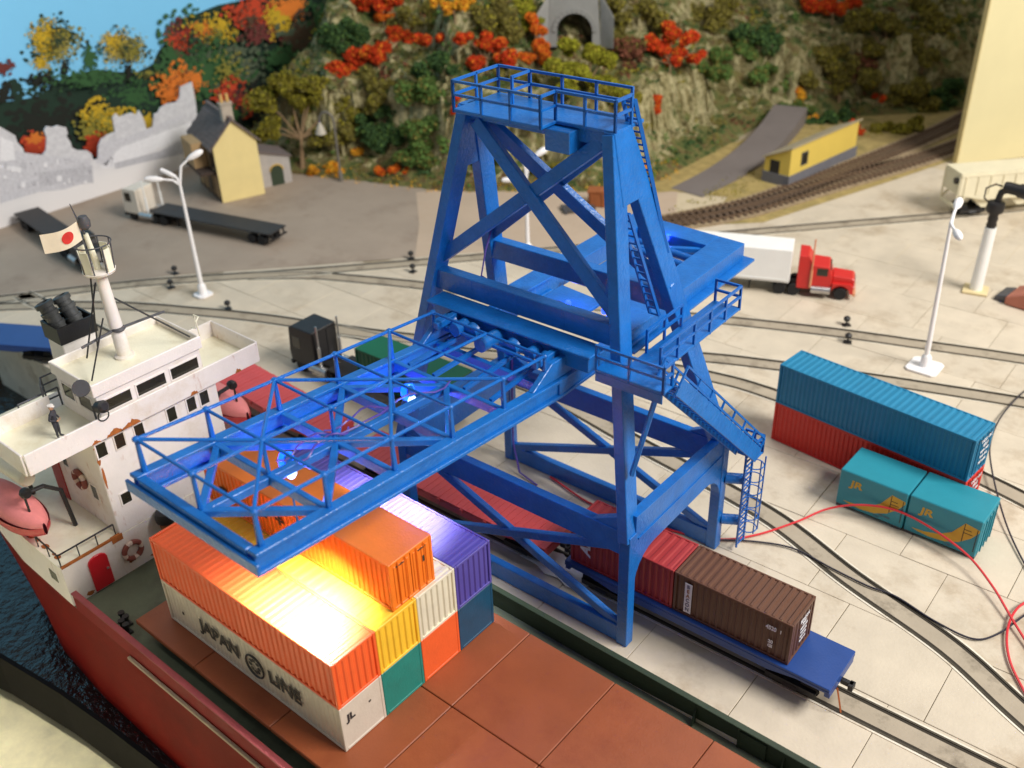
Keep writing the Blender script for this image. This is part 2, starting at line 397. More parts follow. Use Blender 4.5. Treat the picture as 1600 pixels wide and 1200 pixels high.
# top cross beam and maintenance platform
cp(M().beam(AP_L+Vector((0,0,-.1)), AP_R+Vector((0,0,-.1)), .8, .7), 'top_beam')
Zp = 24.55
pl = M().prism([(-10.9,1.7,Zp),(-6.0,1.7,Zp),(-6.0,2.75,Zp),(-3.0,2.75,Zp),(-3.0,4.95,Zp),(-10.9,4.95,Zp)], (0,0,.16))
PL = cp(pl, 'platform')
def rail(par, pts, h=1.22, name='railing', r=.055, step=None, closed=False, mids=1, base=.16, up=Vector((0,0,1))):
    m = M(); P = [Vector(p) for p in pts]
    for k in range(mids+1):
        hh = base + h*(1 - k*.48)
        for a, b in zip(P[:-1], P[1:]): m.beam(a+up*hh, b+up*hh, r*2, r*2)
    for a, b in zip(P[:-1], P[1:]):
        n = max(1, round((b-a).length/(step or 1.6)))
        for i in range(n+1):
            q = lerp(a, b, i/n); m.beam(q, q+up*(base+h+.05), r*2, r*2, up=(1,0,0))
    return m.build(name, BLUE2, par)
rail(PL, [(-10.85,4.9,Zp),(-10.85,1.75,Zp),(-6.05,1.75,Zp),(-6.05,2.8,Zp),(-3.05,2.8,Zp)])
rail(PL, [(-10.85,4.9,Zp),(-3.6,4.9,Zp)], step=1.8)
rail(PL, [(-9.0,4.9,Zp),(-9.0,3.6,Zp)]); rail(PL, [(-3.05,2.8,Zp),(-3.05,4.0,Zp)])
cp(M().box(-6.2,-4.9,2.2,3.9,23.55,24.5), 'trolley_house')
# ladder down the landward leg
lad = M(); a = Vector((-3.3,4.15,25.7)); b = Vector((-2.25,5.65,18.6))
for s_ in (-.3,.3): lad.beam(a+Vector((s_,0,0)), b+Vector((s_,0,0)), .1, .16)
for k in range(26):
    q = lerp(a,b,k/25); lad.beam(q-Vector((.3,0,0)), q+Vector((.3,0,0)), .07)
cp(lad, 'ladder', BLUE2, 0)
lad = M(); a = Vector((-2.7,3.1,21.2)); b = Vector((-2.2,5.2,15.6))
for s_ in (-.25,.25): lad.beam(a+Vector((s_,0,0)), b+Vector((s_,0,0)), .1, .14)
for k in range(15):
    q = lerp(a,b,k/14); lad.beam(q-Vector((.25,0,0)), q+Vector((.25,0,0)), .07)
cp(lad, 'ladder', BLUE2, 0)

# walkway beside the right frame, stair and caged ladder
wz = 15.0
WK = cp(M().box(-1.1,.35,.9,8.9,wz,wz+.14), 'walkway')
rail(WK, [(.3,1.6,wz),(.3,8.85,wz)], 1.1); rail(WK, [(-1.0,8.85,wz),(.3,8.85,wz)], 1.1)
rail(WK, [(-1.0,2.6,wz),(-1.0,5.6,wz)], 1.1)
W2 = cp(M().box(-2.1,1.35,.15,1.25,wz-.02,wz+.12).box(-2.1,1.3,.16,.22,wz-.5,wz-.021), 'front_landing')
rail(W2, [(-2.05,.2,wz),(1.3,.2,wz),(1.3,.9,wz)], 1.1)
# stair: two deep stringers with rail holes, treads between
st = M(); s0 = Vector((1.05,1.0,wz+.1)); s1 = Vector((1.25,9.55,6.7))
dirn = (s1-s0).normalized(); side = Vector((1,0,0)); upn = side.cross(dirn).normalized()
if upn.z < 0: upn = -upn
ST = None
for s_ in (-.55,.55):
    m = M().beam(s0+side*s_, s1+side*s_, .09, .8, up=upn)
    ST = cp(m, 'stringer', bev=.015)
    hr = M()
    for hh in (.95,.5): hr.beam(s0+side*s_+upn*hh, s1+side*s_+upn*hh, .09)
    for k in range(8):
        q = lerp(s0+side*s_, s1+side*s_, k/7); hr.beam(q, q+upn*.99, .09, up=(1,0,0))
    cp(hr, 'handrail', BLUE2, 0)
tmsh = None
for k in range(22):
    q = lerp(s0, s1, (k+.5)/22)
    if tmsh is None:
        tmsh = M().box(-.5,.5,-.14,.14,-.03,.03).build('tread', BLUE2, CR); o = tmsh
    else:
        o = tmsh.copy(); sc.collection.objects.link(o)
    o.location = q - upn*.1
LD = cp(M().box(.7,1.8,9.45,10.3,6.4,6.52), 'landing')
rail(LD, [(1.75,9.5,6.4),(1.75,10.25,6.4),(.75,10.25,6.4)], .95, step=.9)
cg = M(); lx, ly = 1.25, 9.85
for s_ in (-.42,.42): cg.beam((lx,ly+s_,.25),(lx,ly+s_,7.5), .1, up=(1,0,0))
for k in range(22): cg.beam((lx,ly-.42,.4+k*.31),(lx,ly+.42,.4+k*.31), .06)
cp(cg, 'ladder', BLUE2, 0)
hp = M()
for k in range(6):
    z = 1.6+k*.85
    hp.torus((lx+.35,ly,z), .48, .035, (0,0,1), 14, 5)
for s_ in (-.25,.25): hp.beam((lx+.8,ly+s_,1.5),(lx+.8,ly+s_,6.4), .06, up=(1,0,0))
cp(hp, 'ladder_cage', BLUE2, 0)
for z in (1.9, 4.7):
    cp(M().tube([(.25,9.3,z),(1.15,9.8,z)], .3, 12), 'ladder_bracket', bev=0, smooth=True)
cp(M().beam((.75,.9,wz),(-.1,.25,10.2), .28, .2), 'walkway_strut')

# boom: raised slightly seaward, level over the quay
def bp(u, v, w_=0.0):
    t = -.092*v if v < 0 else -.004*v
    return Vector((-7.276+u+.01*v, v, 14.205 + t + w_ - (.03*u if v < 4 else .03*u*.4)))
def ibeam(m, f0, f1, h=.96, fw=.5, tw=.18, ft=.16):
    # f0/f1: (u, v) ends of the top face centreline
    for (wo, hh, ww) in ((-ft/2, ft, fw), (-h/2, h-2*ft, tw), (-h+ft/2, ft, fw)):
        m.beam(bp(f0[0], f0[1], wo), bp(f1[0], f1[1], wo), ww, hh)
for u in (-3.35, 3.35):
    m = M(); ibeam(m, (u,-16.9), (u,0)); ibeam(m, (u,0), (u,8.2)); cp(m, 'boom_chord', bev=.025)
V = [-16.45,-13.48,-10.22,-7.0,-3.77,-.93]
cp(M().beam(bp(-3.05,-16.75,-.35), bp(3.05,-16.75,-.35), .35, .66), 'boom_end_beam')
cp(M().beam(bp(-3.75,-17.0,-.55), bp(3.75,-17.0,-.55), .14, .5), 'boom_end_plate')
for i in range(1,6): cp(M().beam(bp(-3.1,V[i],-.3), bp(3.1,V[i],-.3), .26, .46), 'cross_beam')
zig = [((0,V[0]),(-3.1,V[1])),((0,V[0]),(3.1,V[1])),((-3.1,V[1]),(0,V[2])),((3.1,V[1]),(0,V[2])),((0,V[2]),(-3.1,V[3])),((0,V[2]),(3.1,V[3])),
       ((-3.1,V[3]),(0,V[4])),((3.1,V[3]),(0,V[4]))]
for a, b in zig: cp(M().beam(bp(*a,-.26), bp(*b,-.26), .27, .3), 'boom_diagonal')
cp(M().beam(bp(0,V[0],-.32), bp(0,V[4],-.32), .34, .36), 'trolley_rail')
WT = 1.42; R_ = .075
for u in (-3.28,0,3.28): cp(M().tube([bp(u,v,WT) for v in V], R_, 7), 'top_rod', BLUE2, 0, True)
for i in range(6):
    cp(M().tube([bp(-3.28,V[i],WT), bp(3.28,V[i],WT)], R_*.9, 7), 'top_crosspiece', BLUE2, 0, True)
for i in (1,3):
    for s_ in (-1,1):
        for j in (i-1,i+1):
            cp(M().tube([bp(0,V[i],WT), bp(s_*3.28,V[j],WT)], R_, 7), 'top_diagonal', BLUE2, 0, True)
for i in range(6):
    for u in (-3.28,0,3.28):
        if u == 0 and i > 3: continue
        m = M(); m.tube([bp(u,V[i],-.1), bp(u,V[i],WT)], .13 if u else .1, 7, r2=.08)
        m.lathe([(.09,-.1),(.15,-.04),(.15,.05),(.08,.11)], 8, bp(u,V[i],WT)); cp(m, 'boom_post', BLUE2, 0, True)
# hanger beam, sheaves and shafts in front of the portal
cp(M().beam((X1+2.6,.85,15.05),(-2.6,.85,15.0), .9, .9).beam((X1+2.4,.8,15.52),(-2.4,.8,15.47), 1.3, .12), 'hanger_beam')
for k, v in enumerate((-.5,.0,.45)):
    cp(M().tube([bp(-2.9,v,.62), bp(2.9,v,.62)], .1, 8), 'shaft', BLUE2, 0, True)
for u, v0, v1, r in ((-2.2,-.7,1.0,.33),(-.3,-1.1,.9,.36),(1.9,-.3,.9,.3)):
    cp(M().tube([bp(u,v0,.75), bp(u,v1,.75)], r, 14), 'winch_drum', BLUE, .02, True)
for u in (-3.0,-1.6,.8,2.7):
    cp(M().lathe([(.18,-.2),(.42,-.18),(.36,0),(.42,.18),(.18,.2)], 16, bp(u,-.15,.7), (0,1,0)), 'sheave', BLUE, 0, True)
for s_ in (-1,1):
    cp(M().prism([bp(s_*3.3-.15,-2.0,0), bp(s_*3.3-.15,.9,0), bp(s_*3.3-.15,.9,.95), bp(s_*3.3-.15,-.6,.95)], (.3,0,0)), 'hinge_plate')
    cp(M().beam(bp(s_*2.9,-1.2,.9), bp(s_*2.9,1.6,1.0), .3, .34), 'side_bar')
for u in (-2.4,-.9,.9,2.4):
    cp(M().beam(bp(u,-3.6,-.1), bp(u*.9,.4,.3), .16, .2), 'machinery_bar', BLUE2, 0)
# rear frame carrying the winch decks
zr = 14.1
def plate(name, pts, z, t, mm=BLUE): return cp(M().prism([(-7.276+u, v, z) for u, v in pts], (0,0,-t)), name, mm)
RB = [(-4.5,5.6),(-4.4,18.5),(3.25,18.05),(3.45,5.6)]
for (a, b, c, d), nm in ((((-4.5,5.6),(-4.42,18.5),(-3.0,18.4),(-3.3,5.6)),'rear_side_beam'), (((1.75,5.6),(1.55,18.15),(3.25,18.05),(3.45,5.6)),'rear_side_beam'),
                         (((-3.0,16.7),(-2.98,18.4),(1.55,18.15),(1.58,16.6)),'rear_end_beam')):
    plate(nm, [a,b,c,d], zr, 1.0)
    cx = sum(p[0] for p in (a,b,c,d))/4; cy = sum(p[1] for p in (a,b,c,d))/4
plate('bottom_flange', [(1.5,5.4),(1.5,18.6),(3.75,18.5),(3.95,5.4)], zr-1.003, .16)
plate('bottom_flange', [(-5.0,5.4),(-4.9,19.0),(-3.4,18.9),(-3.5,5.4)], zr-1.003, .16)
plate('winch_deck', [(-2.5,6.5),(-2.5,8.3),(.4,7.9),(.4,6.1)], zr-.3, .2)
plate('winch_deck', [(-2.3,10.9),(-2.25,13.7),(.7,13.3),(.75,10.5)], zr-.3, .2)
for v in (14.9, 15.9): cp(M().tube([(-7.276-2.6,v,zr-.55),(-7.276+1.6,v-.5,zr-.5)], .24, 10), 'counter_shaft', BLUE2, 0, True)
for v in (9.2, 9.6, 5.7): cp(M().tube([(-7.276-2.7,v,zr-.35),(-7.276+1.7,v-.2,zr-.35)], .14, 8), 'drive_shaft', BLUE2, 0, True)
cp(M().beam((-7.276-2.6,14.5,zr-.4),(-7.276+1.5,16.7,zr-.4), .3), 'rear_diagonal')
cp(M().beam((-7.276+3.2,5.8,zr-.5),(-7.276+3.3,-.2,zr-.4), .5, .9), 'mid_girder'); cp(M().beam((-7.276-3.2,5.8,zr-.5),(-7.276-3.3,-.2,zr-.4), .5, .9), 'mid_girder')
# lamps under and on the boom
BULB = mat('blue_led_glow', sr(60,110,255), .2, 0, 1, 0, emis=(.0,.045,1.0), estr=6)
CORE = mat('white_led_glow', sr(230,240,255), .2, 0, 1, 0, emis=(.45,.8,1.0), estr=2)
INDB = mat('deep_blue_led', sr(20,40,200), .2, 0, 1, 0, emis=(.02,.06,1.0), estr=4)
PURPLE = mat('violet_wire_plastic', sr(88,70,160), .4, .1, 2, 0)
def led(p, pw, k):
    hs = M().lathe([(.12,.45),(.15,.42),(.16,.1),(.15,0)], 10, p).build('lamp_socket', BLACK if k else BLUE2, CR, True)
    M().lathe([(.02,-.52),(.15,-.47),(.22,-.3),(.19,-.1),(.14,0)], 14, p + Vector((.18,-.1,0)), (.25,-.2,1)).build('bulb', CORE, hs, True)
    M().lathe([(.02,-.4),(.2,-.36),(.32,-.12),(.33,.12),(.24,.34)], 12, p + Vector((-.3,.12,.02)), (-.3,.3,1)).build('bulb', BULB, hs, True)
    l = bpy.data.lights.new('blue_led', 'POINT'); l.energy = pw*2.2; l.color = (.04,.12,1.0); l.shadow_soft_size = .3
    o = bpy.data.objects.new('blue_led', l); sc.collection.objects.link(o); o.parent = CR; o.location = p + Vector((0,-.1,-.75))
bpy.context.view_layer.update()
inv = CR.matrix_world.inverted()
led(inv @ uz(452,728,14.75), 120, 0)
led(inv @ uz(642,618,14.3), 120, 0)
for px, py, z in ((1042,372,13.9),(888,474,14.0),(944,486,14.2)):
    p = inv @ uz(px, py, z)
    M().lathe([(.02,-.2),(.13,-.12),(.16,.05),(.1,.16)], 10, p).build('indicator_lamp', INDB, CR, True)
    l = bpy.data.lights.new('blue_led', 'POINT'); l.energy = 35; l.color = (.06,.1,1.0); l.shadow_soft_size = .15
    o = bpy.data.objects.new('blue_led', l); sc.collection.objects.link(o); o.parent = CR; o.location = p + Vector((0,0,.35))
# thin wires along the boom
m = M()
for a, b in (((-.2,V[1]+.6),(-.5,V[2]+.3)), ((.3,V[1]+1.2),(-.1,V[2]+.8)), ((0,V[2]+.3),(.2,V[4])), ((-.5,V[2]),( -.4,V[3]))):
    pts = [bp(a[0]+(b[0]-a[0])*t + .25*math.sin(t*9+a[0]), a[1]+(b[1]-a[1])*t, .05+.25*math.sin(t*7+b[0])**2) for t in np.linspace(0,1,12)]
    m.tube(pts, .045, 5)
m.build('wire', PURPLE, CR, True)
m = M(); pts = [Vector((X1+2.2,5.9,19.0)),Vector((X1+2.3,5.4,17.4)),Vector((X1+2.9,4.2,16.9)),Vector((X1+3.3,3.3,15.9)),Vector((X1+5,3.6,15.2)),Vector((X1+7,4.8,14.9)),Vector((X1+9.2,4.6,14.8))]
m.tube([Vector(p) for p in smooth_line([(p.x,p.y) for p in pts],4)] and pts, .05, 6); m.build('wire', PURPLE, CR, True)
m = M().tube([(X1+.55,YB-.2,9.0),(X1+.5,YB-.35,4.0),(X1+.6,YB-.5,1.6),(X1+1.6,YB-1.2,.2),(X1+3.2,YB-1.5,.1)], .06, 6); m.build('wire', PURPLE, CR, True)

def spot(loc, target, pw, col, ang, blend, rad):
    l = bpy.data.lights.new('boom_lamp', 'SPOT'); l.energy = pw; l.color = col; l.spot_size = math.radians(ang); l.spot_blend = blend; l.shadow_soft_size = rad
    o = bpy.data.objects.new('boom_lamp', l); sc.collection.objects.link(o); o.location = loc
    o.rotation_euler = (Vector(target)-Vector(loc)).to_track_quat('-Z','Y').to_euler(); return o
# work lamp hung under the first cross beam, and the second boom lamp, both shining on the containers
pw_ = Vector((-2.6,1.45,12.25)); pl_ = inv @ pw_
h = M().lathe([(.24,.0),(.28,.1),(.16,.34),(.05,.4),(.04,2.6)], 12, pl_).build('work_lamp', BLUE, CR, True)
M().lathe([(.02,-.03),(.2,-.02),(.2,.005)], 12, pl_).build('lamp_lens', CORE, h)
spot(pw_ + Vector((0,0,-.08)), (-3.2,.9,8.5), 16500, (1.0,.975,.96), 108, 1.0, .2)
p = uz(642,618,14.3) + Vector((.15,-.1,-.72)); spot(p, (-5.0,8.0,8.5), 11000, (.93,.95,1.0), 84, 1.0, .15)
# ------------------------------------------------------------------ containers
def paint(name, rgb, **k):
    a = dict(rough=.45, var=.08, scale=.9, bump=.02, bscale=9); a.update(k); return mat(name, rgb, **a)
P_ORANGE = paint('orange_paint', sr(236,98,44)); P_ORANGE2 = paint('bright_orange_paint', sr(240,124,30), rough=.4)
P_YELLOW = paint('yellow_paint', sr(242,194,52)); P_CREAM = paint('cream_white_paint', sr(222,216,192))
P_GREYW = paint('grey_white_paint', sr(206,196,180), dirt=sr(176,160,140), dirt_amt=.4)
P_TEALG = paint('green_teal_paint', sr(16,128,116), var=.16); P_NAVY = paint('navy_paint', sr(22,74,104), var=.2)
P_PURPLE = paint('violet_blue_paint', sr(84,74,158)); P_RED = paint('red_paint', sr(214,46,34)); P_TEAL = paint('teal_blue_paint', sr(28,124,164), rough=.5, dirt=sr(20,104,146), dirt_amt=.4)
P_OXRED = paint('oxide_red_paint', sr(168,54,54)); P_BROWN = paint('brown_paint', sr(98,64,46)); P_JR = paint('aqua_blue_paint', sr(40,138,156), var=.05)
P_GREEN = paint('green_paint', sr(10,96,66)); P_FLATRED = paint('flat_wagon_red', sr(216,82,80)); P_FLATBLUE = paint('flat_wagon_blue', sr(34,70,138), rough=.4)
BLACKPRINT = mat('black_print', sr(40,38,40), .6, .1, 2, 0); WHITEPRINT = mat('white_print', sr(226,226,230), .6, .08, 2, 0); GOLDPRINT = mat('golden_yellow_print', sr(206,160,44), .55, .08, 2, 0)
SHADEJ = mat('dark_seam', sr(60,52,44), .8, .2, 2, 0)

def corr(o, u, n, v, L, Hh, pitch, depth):
    """corrugated sheet: origin o, along u for L, up v for Hh, ribs towards n"""
    m = M(); o = Vector(o); u = Vector(u); n = Vector(n); v = Vector(v); k = max(2, round(L/pitch)); p = L/k; xs = []
    for i in range(k):
        xs += [(i*p, 0), (i*p+.18*p, 0), (i*p+.34*p, 1), (i*p+.66*p, 1), (i*p+.82*p, 0)]
    xs.append((L, 0))
    vs = []
    for x, d in xs: vs += [o + u*x + n*(d*depth), o + u*x + n*(d*depth) + v*Hh]
    return m.add(vs, [(2*i,2*i+2,2*i+3,2*i+1) for i in range(len(xs)-1)])
def container(label, L, W_, H_, paintm, loc, rz, group, pitch=.42, depth=.06, ends='ribs', roofribs=True, roofpitch=.5, sidepaint=None, fr=.14, roofdepth=.035, zrot=0, doors='+'):
    t = thing('shipping_container', label, 'container', loc, rz, group)
    x, y, f = L/2, W_/2, fr
    m = M()
    for sx in (-1,1):
        for sy in (-1,1):
            m.box(min(sx*x,sx*(x-f)), max(sx*x,sx*(x-f)), min(sy*y,sy*(y-f)), max(sy*y,sy*(y-f)), .01, H_)
    for sy in (-1,1):
        for z0, z1 in ((.01,f),(H_-f,H_)): m.box(-x+f, x-f, min(sy*y,sy*(y-f*.8)), max(sy*y,sy*(y-f*.8)), z0, z1)
    for sx in (-1,1):
        for z0, z1 in ((.01,f),(H_-f,H_)): m.box(min(sx*x,sx*(x-f*.8)), max(sx*x,sx*(x-f*.8)), -y+f, y-f, z0, z1)
    m.build('frame', paintm, t, bevel=.018)
    M().box(-x+.1, x-.1, -y+.1, y-.1, .05, .12).build('floor', paintm, t)
    s = sidepaint or paintm
    corr((-x+f*.9,-y+.085,f*.9), (1,0,0), (0,-1,0), (0,0,1), L-1.8*f, H_-1.8*f, pitch, depth).build('side_panel', s, t)
    corr((-x+f*.9,y-.085,f*.9), (1,0,0), (0,1,0), (0,0,1), L-1.8*f, H_-1.8*f, pitch, depth).build('side_panel', s, t)
    if roofribs: corr((-x+f*.7,-y+f*.6,H_-.05), (1,0,0), (0,0,1), (0,1,0), L-1.4*f, W_-1.2*f, roofpitch, roofdepth).build('roof_panel', paintm, t)
    else: M().box(-x+f*.7, x-f*.7, -y+f*.6, y-f*.6, H_-.08, H_-.006).build('roof_panel', paintm, t)
    corr((-x+.08,-y+f,f*.9), (0,1,0), (-1,0,0), (0,0,1), W_-2*f, H_-1.8*f, .4, .05).build('end_panel', paintm, t)
    if ends == 'ribs': corr((x-.08,-y+f,f*.9), (0,1,0), (1,0,0), (0,0,1), W_-2*f, H_-1.8*f, .34, .06).build('end_panel', paintm, t)
    elif ends == 'plain': M().box(x-.09, x-.02, -y+f, y-f, f, H_-f).build('end_panel', paintm, t)
    else:
        for sy in (-1,1):
            d = M().box(x-.1, x-.03, min(sy*.02,sy*(y-f)), max(sy*.02,sy*(y-f)), f, H_-f)
            for k in range(4): d.box(x-.03, x+.005, min(sy*(.12+k*.24), sy*(.24+k*.24)), max(sy*(.12+k*.24), sy*(.24+k*.24)), f+.12, H_-f-.12)
            do = d.build('door', paintm, t, bevel=.01)
            for k in (.32,.74):
                M().tube([(x+.03,sy*k,f*.6),(x+.03,sy*k,H_-f*.6)], .025, 6).build('locking_bar', paintm, do)
            M().box(x+.005, x+.02, sy*.62-.22, sy*.62+.22, H_*.86, H_*.885).build('seam', SHADEJ, do)
            if sy > 0: M().box(x+.005, x+.02, .62, .72, H_*.58, H_*.7).build('data_plate', SHADEJ, do)
    return t
SH = 'containers stacked on the ship hatch'
sL, sW, sH = 12.29, 2.32, 2.472
z1, z2, z3 = 3.56, 3.56+2.474, 3.56+4.948
row = lambda k: sW*(k+.5)
G = .008
def ship_c(label, k, z, mm, **kw): return container(label, sL, sW-G*2, sH, mm, (-sL/2, row(k), z), 0, SH, **kw)
JL = ship_c('grey-white container with bold black lettering along its side, bottom of ship stack', 0, z1, P_GREYW, pitch=.3, depth=.035, ends='plain', roofribs=False)
ship_c('green teal container, bottom row of ship stack under the yellow one', 1, z1, P_TEALG, ends='plain')
ship_c('plain orange container, bottom row of ship stack between teal and navy', 2, z1, P_ORANGE, ends='plain')
ship_c('dark navy container, bottom row of ship stack beside the quay', 3, z1, P_NAVY, ends='plain')
ship_c('orange container lit by the boom lamp, on top of the grey-white lettered one', 0, z2, P_ORANGE, pitch=.36, roofpitch=.36, roofdepth=.02)
ship_c('yellow ribbed container in the ship stack, above the green teal one', 1, z2, P_YELLOW)
ship_c('cream white ribbed container in the ship stack, beside the yellow one', 2, z2, P_CREAM)
ship_c('violet blue container in the ship stack, above the navy one', 3, z2, P_PURPLE, roofpitch=.3, roofdepth=.02)
TOP = container('bright orange container with doors, alone on top of the ship stack', 12.25, 2.46, 2.46, P_ORANGE2, (-6.29, 4.70, z3), .006, SH, pitch=.3, depth=.05, ends='doors', roofribs=False)
fz = sH/2
# lettering on the JAPAN LINE side (faces the near bulwark)
R90 = math.pi/2
def side_text(t, body, size, mm, x, z, W_, sx=1.0, bold=0.0, rot=0.0): return text(body, size, mm, t, (x, -W_/2-.012, z), (R90, rot, 0), sx=sx, bold=bold)
side_text(JL, 'JAPAN', 1.02, BLACKPRINT, -2.0, fz+.02, sW, .98, .03)
side_text(JL, 'LINE', 1.02, BLACKPRINT, 2.55, fz+.02, sW, 1.05, .03)
lg = M()
for a in np.linspace(0, 2*math.pi, 9)[:-1]:
    c = (.30*math.cos(a), .30*math.sin(a)); lg.prism([(c[0]+.13*math.cos(b)+.55, -sW/2-.012, c[1]*1.1+.1*math.sin(b)+fz) for b in np.linspace(0,2*math.pi,8)[:-1]], (0,-.012,0))
lg.torus((.55,-sW/2-.02,fz), .6, .05, (0,1,0), 24, 4); lg.build('emblem', BLACKPRINT, JL)
text('JL', .5, BLACKPRINT, JL, (sL/2-.008, -.62, fz+.45), (R90,0,R90), sx=1.1, bold=.02)
M().box(sL/2-.02, sL/2-.006, .35, .47, fz+.35, fz+.44).build('data_plate', SHADEJ, JL)
M().box(-4.86, -4.74, -sW/2-.004, -sW/2+.02, fz-.2, fz-.05).build('data_plate', SHADEJ, JL)
side_text(TOP, 'JL', .62, BLACKPRINT, -1.9, 1.25, 2.46, 1.1, .02)
text('+', .9, BLACKPRINT, TOP, (-.7, -1.245, 1.35), (R90,0,0), sx=1.2, bold=.03)
M().box(-5.0,-4.5,-1.26,-1.235,1.1,1.3).build('data_plate', BLACKPRINT, TOP)

# ------------------------------------------------------------------ wagons on the quay track
TY = 2.9
def bogie(par, x, mm, deck):
    b = M().box(x-1.1, x+1.1, -.85, .85, .28, .55)
    for sy in (-1,1):
        b.box(x-1.25, x+1.25, sy*.92-.07, sy*.92+.07, .3, .62)
        b.tube([(x-.35,sy*.92,.36),(x+.35,sy*.92,.36)], .16, 6)
    bo = b.build('bogie', BLACK, par)
    for dx in (-.85,.85):
        w = M()
        for sy in (-1,1): w.lathe([(.44,-.06),(.44,.03),(.5,.035),(.5,.06),(.1,.07)], 14, (x+dx, sy*.76, .56), (0,-sy,0))
        w.tube([(x+dx,-.72,.56),(x+dx,.72,.56)], .07, 6); w.build('wheelset', RUBBER, bo, True)
def flatcar(label, loc, rz, L, W_, deck, mm, group='flat wagons', side=.42, planks=True, round_ends=False, stakes=True):
    t = thing('flat_wagon', label, 'rail wagon', loc, rz, group)
    x, y = L/2, W_/2
    if planks:
        n = int(L/.42); pm = M().box(-.2,.2,-y,y,-.09,0); first = None
        for i in range(n):
            if first is None: first = pm.build('deck_plank', mm, t); o = first
            else: o = first.copy(); sc.collection.objects.link(o)
            o.location = (-x + (i+.5)*L/n, 0, deck + ((i*7)%3-1)*.006)
        M().box(-x+.02, x-.02, -y+.05, y-.05, deck-.2, deck-.075).build('underdeck', mm, t)
    else:
        M().box(-x, x, -y, y, deck-.16, deck).build('deck', mm, t, bevel=.03)
    sl = M()
    for sy in (-1,1):
        yy = sy*(y-.06); sl.prism([(-x,yy-.06,deck-.165),(-x,yy-.06,deck-.32),(-x+1.6,yy-.06,deck-.32),(-x+3,yy-.06,deck-.165-side),(x-3,yy-.06,deck-.165-side),(x-1.6,yy-.06,deck-.32),(x,yy-.06,deck-.32),(x,yy-.06,deck-.165)], (0,.12,0))
    sl.build('side_sill', mm, t, bevel=.02)
    M().box(-x+1, x-1, -.35, .35, deck-.75, deck-.21).build('centre_sill', BLACK, t)
    if stakes:
        sp = M()
        for sy in (-1,1):
            for i in range(9): sp.box(-x+.7+i*(L-1.4)/8-.09, -x+.7+i*(L-1.4)/8+.09, sy*(y+.03)-.05, sy*(y+.03)+.05, deck-.3, deck-.05)
        sp.build('stake_pocket', mm, t)
    for sx in (-1,1):
        bogie(t, sx*(x-2.0), mm, deck)
        c = M().box(min(sx*x, sx*(x+.55)), max(sx*x, sx*(x+.55)), -.1, .1, deck-.75, deck-.5).box(min(sx*(x+.4),sx*(x+.62)), max(sx*(x+.4),sx*(x+.62)), -.24, .16, deck-.8, deck-.5)
        c.build('coupler', BLACK, t)
        bm_ = M().box(min(sx*x,sx*(x-.25)), max(sx*x,sx*(x-.25)), -y+.1, y-.1, deck-.62, deck-.165); bm_.build('end_beam', mm, t)
    return t
def trk(x, y=TY, z=.06): a = tr(x, y); return (a[0], a[1], z)
fd = 1.85
blue = flatcar('blue flat wagon under the crane carrying the red and brown containers', trk(2.6), YAW, 14.6, 2.95, fd, P_FLATBLUE, planks=False, stakes=False)
M().tube([(7.35,-.6,fd-.55),(7.6,-.75,.7),(7.75,-.72,.05)], .045, 6).build('copper_hook', mat('copper', sr(190,110,70), .35, .1, 3, 0, metal=.8), blue, True)
CB = container('brown ribbed 20-foot container at the end of the blue wagon, with white sticker', 6.08, 2.44, 2.457, P_BROWN, trk(4.72, 2.86, fd+.065), YAW, 'containers on the blue wagon', pitch=.34, depth=.04, roofpitch=.36, roofdepth=.07)
CRD = container('oxide red 20-foot container on the blue wagon behind the crane leg', 6.08, 2.44, 2.457, P_OXRED, trk(-1.42, 2.86, fd+.065), YAW, 'containers on the blue wagon', pitch=.36, depth=.06, roofpitch=.5, roofdepth=.03)
# white sticker with vertical characters, owner marks
st_ = M().box(-2.42,-2.04,-1.262,-1.232,.28,2.12).build('white_sticker', WHITEPRINT, CB)
BROWNPRINT = mat('faded_brown_print', sr(150,104,80), .6, .2, 3, 0); GREYPRINT = mat('grey_print', sr(104,100,120), .6, .2, 3, 0)
for k, (ch, mm) in enumerate((('B', GREYPRINT),('E', BROWNPRINT),('A', BROWNPRINT),('C', GREYPRINT),('O', GREYPRINT),('N', GREYPRINT))):
    if k < 6: text(ch, .3, mm, st_, (-2.23,-1.266,1.92-k*.285), (R90,0,0), sx=.9, bold=.01)
side_text(CB, '4520', .32, WHITEPRINT, 2.05, 1.82, 2.50, .8, .012); side_text(CB, '1', .26, WHITEPRINT, 2.52, 1.82, 2.50, .8, .012)
side_text(CB, '20', .26, WHITEPRINT, 2.1, 1.0, 2.50, .9, .012); side_text(CB, 'GI', .26, WHITEPRINT, 2.1, .74, 2.50, .9, .012)
for k, (b_, y_, s_) in enumerate((('BEACON', .2, .26),('20G1', .2, .22),('MGW 24000', .2, .16),('TARE 2300', .2, .16),('NET 21700', .2, .16),('CU.CAP 33', .2, .15))):
    text(b_, s_, WHITEPRINT, CB, (3.055, .12, 2.0-k*.26), (R90,0,R90), sx=.9, bold=.008)
text('APL', .82, WHITEPRINT, CRD, (-2.05,-1.262,1.52), (R90,-R90,0), sx=1.05, bold=.03, shear=.25)
flatcar('empty red flat wagon standing behind the crane leg, next to the blue wagon', trk(-13.6), YAW, 15.2, 3.0, fd+.05, P_FLATRED)
flatcar('farther empty red flat wagon seen through the tip of the boom', (-26.8, 17.1, .06), -.055, 14.4, 3.0, fd+.4, P_FLATRED)
flatcar('dark blue flat wagon behind the ship funnel', (-52.6, 9.4, .06), .5, 14.5, 3.2, fd, P_FLATBLUE, planks=False, stakes=False)

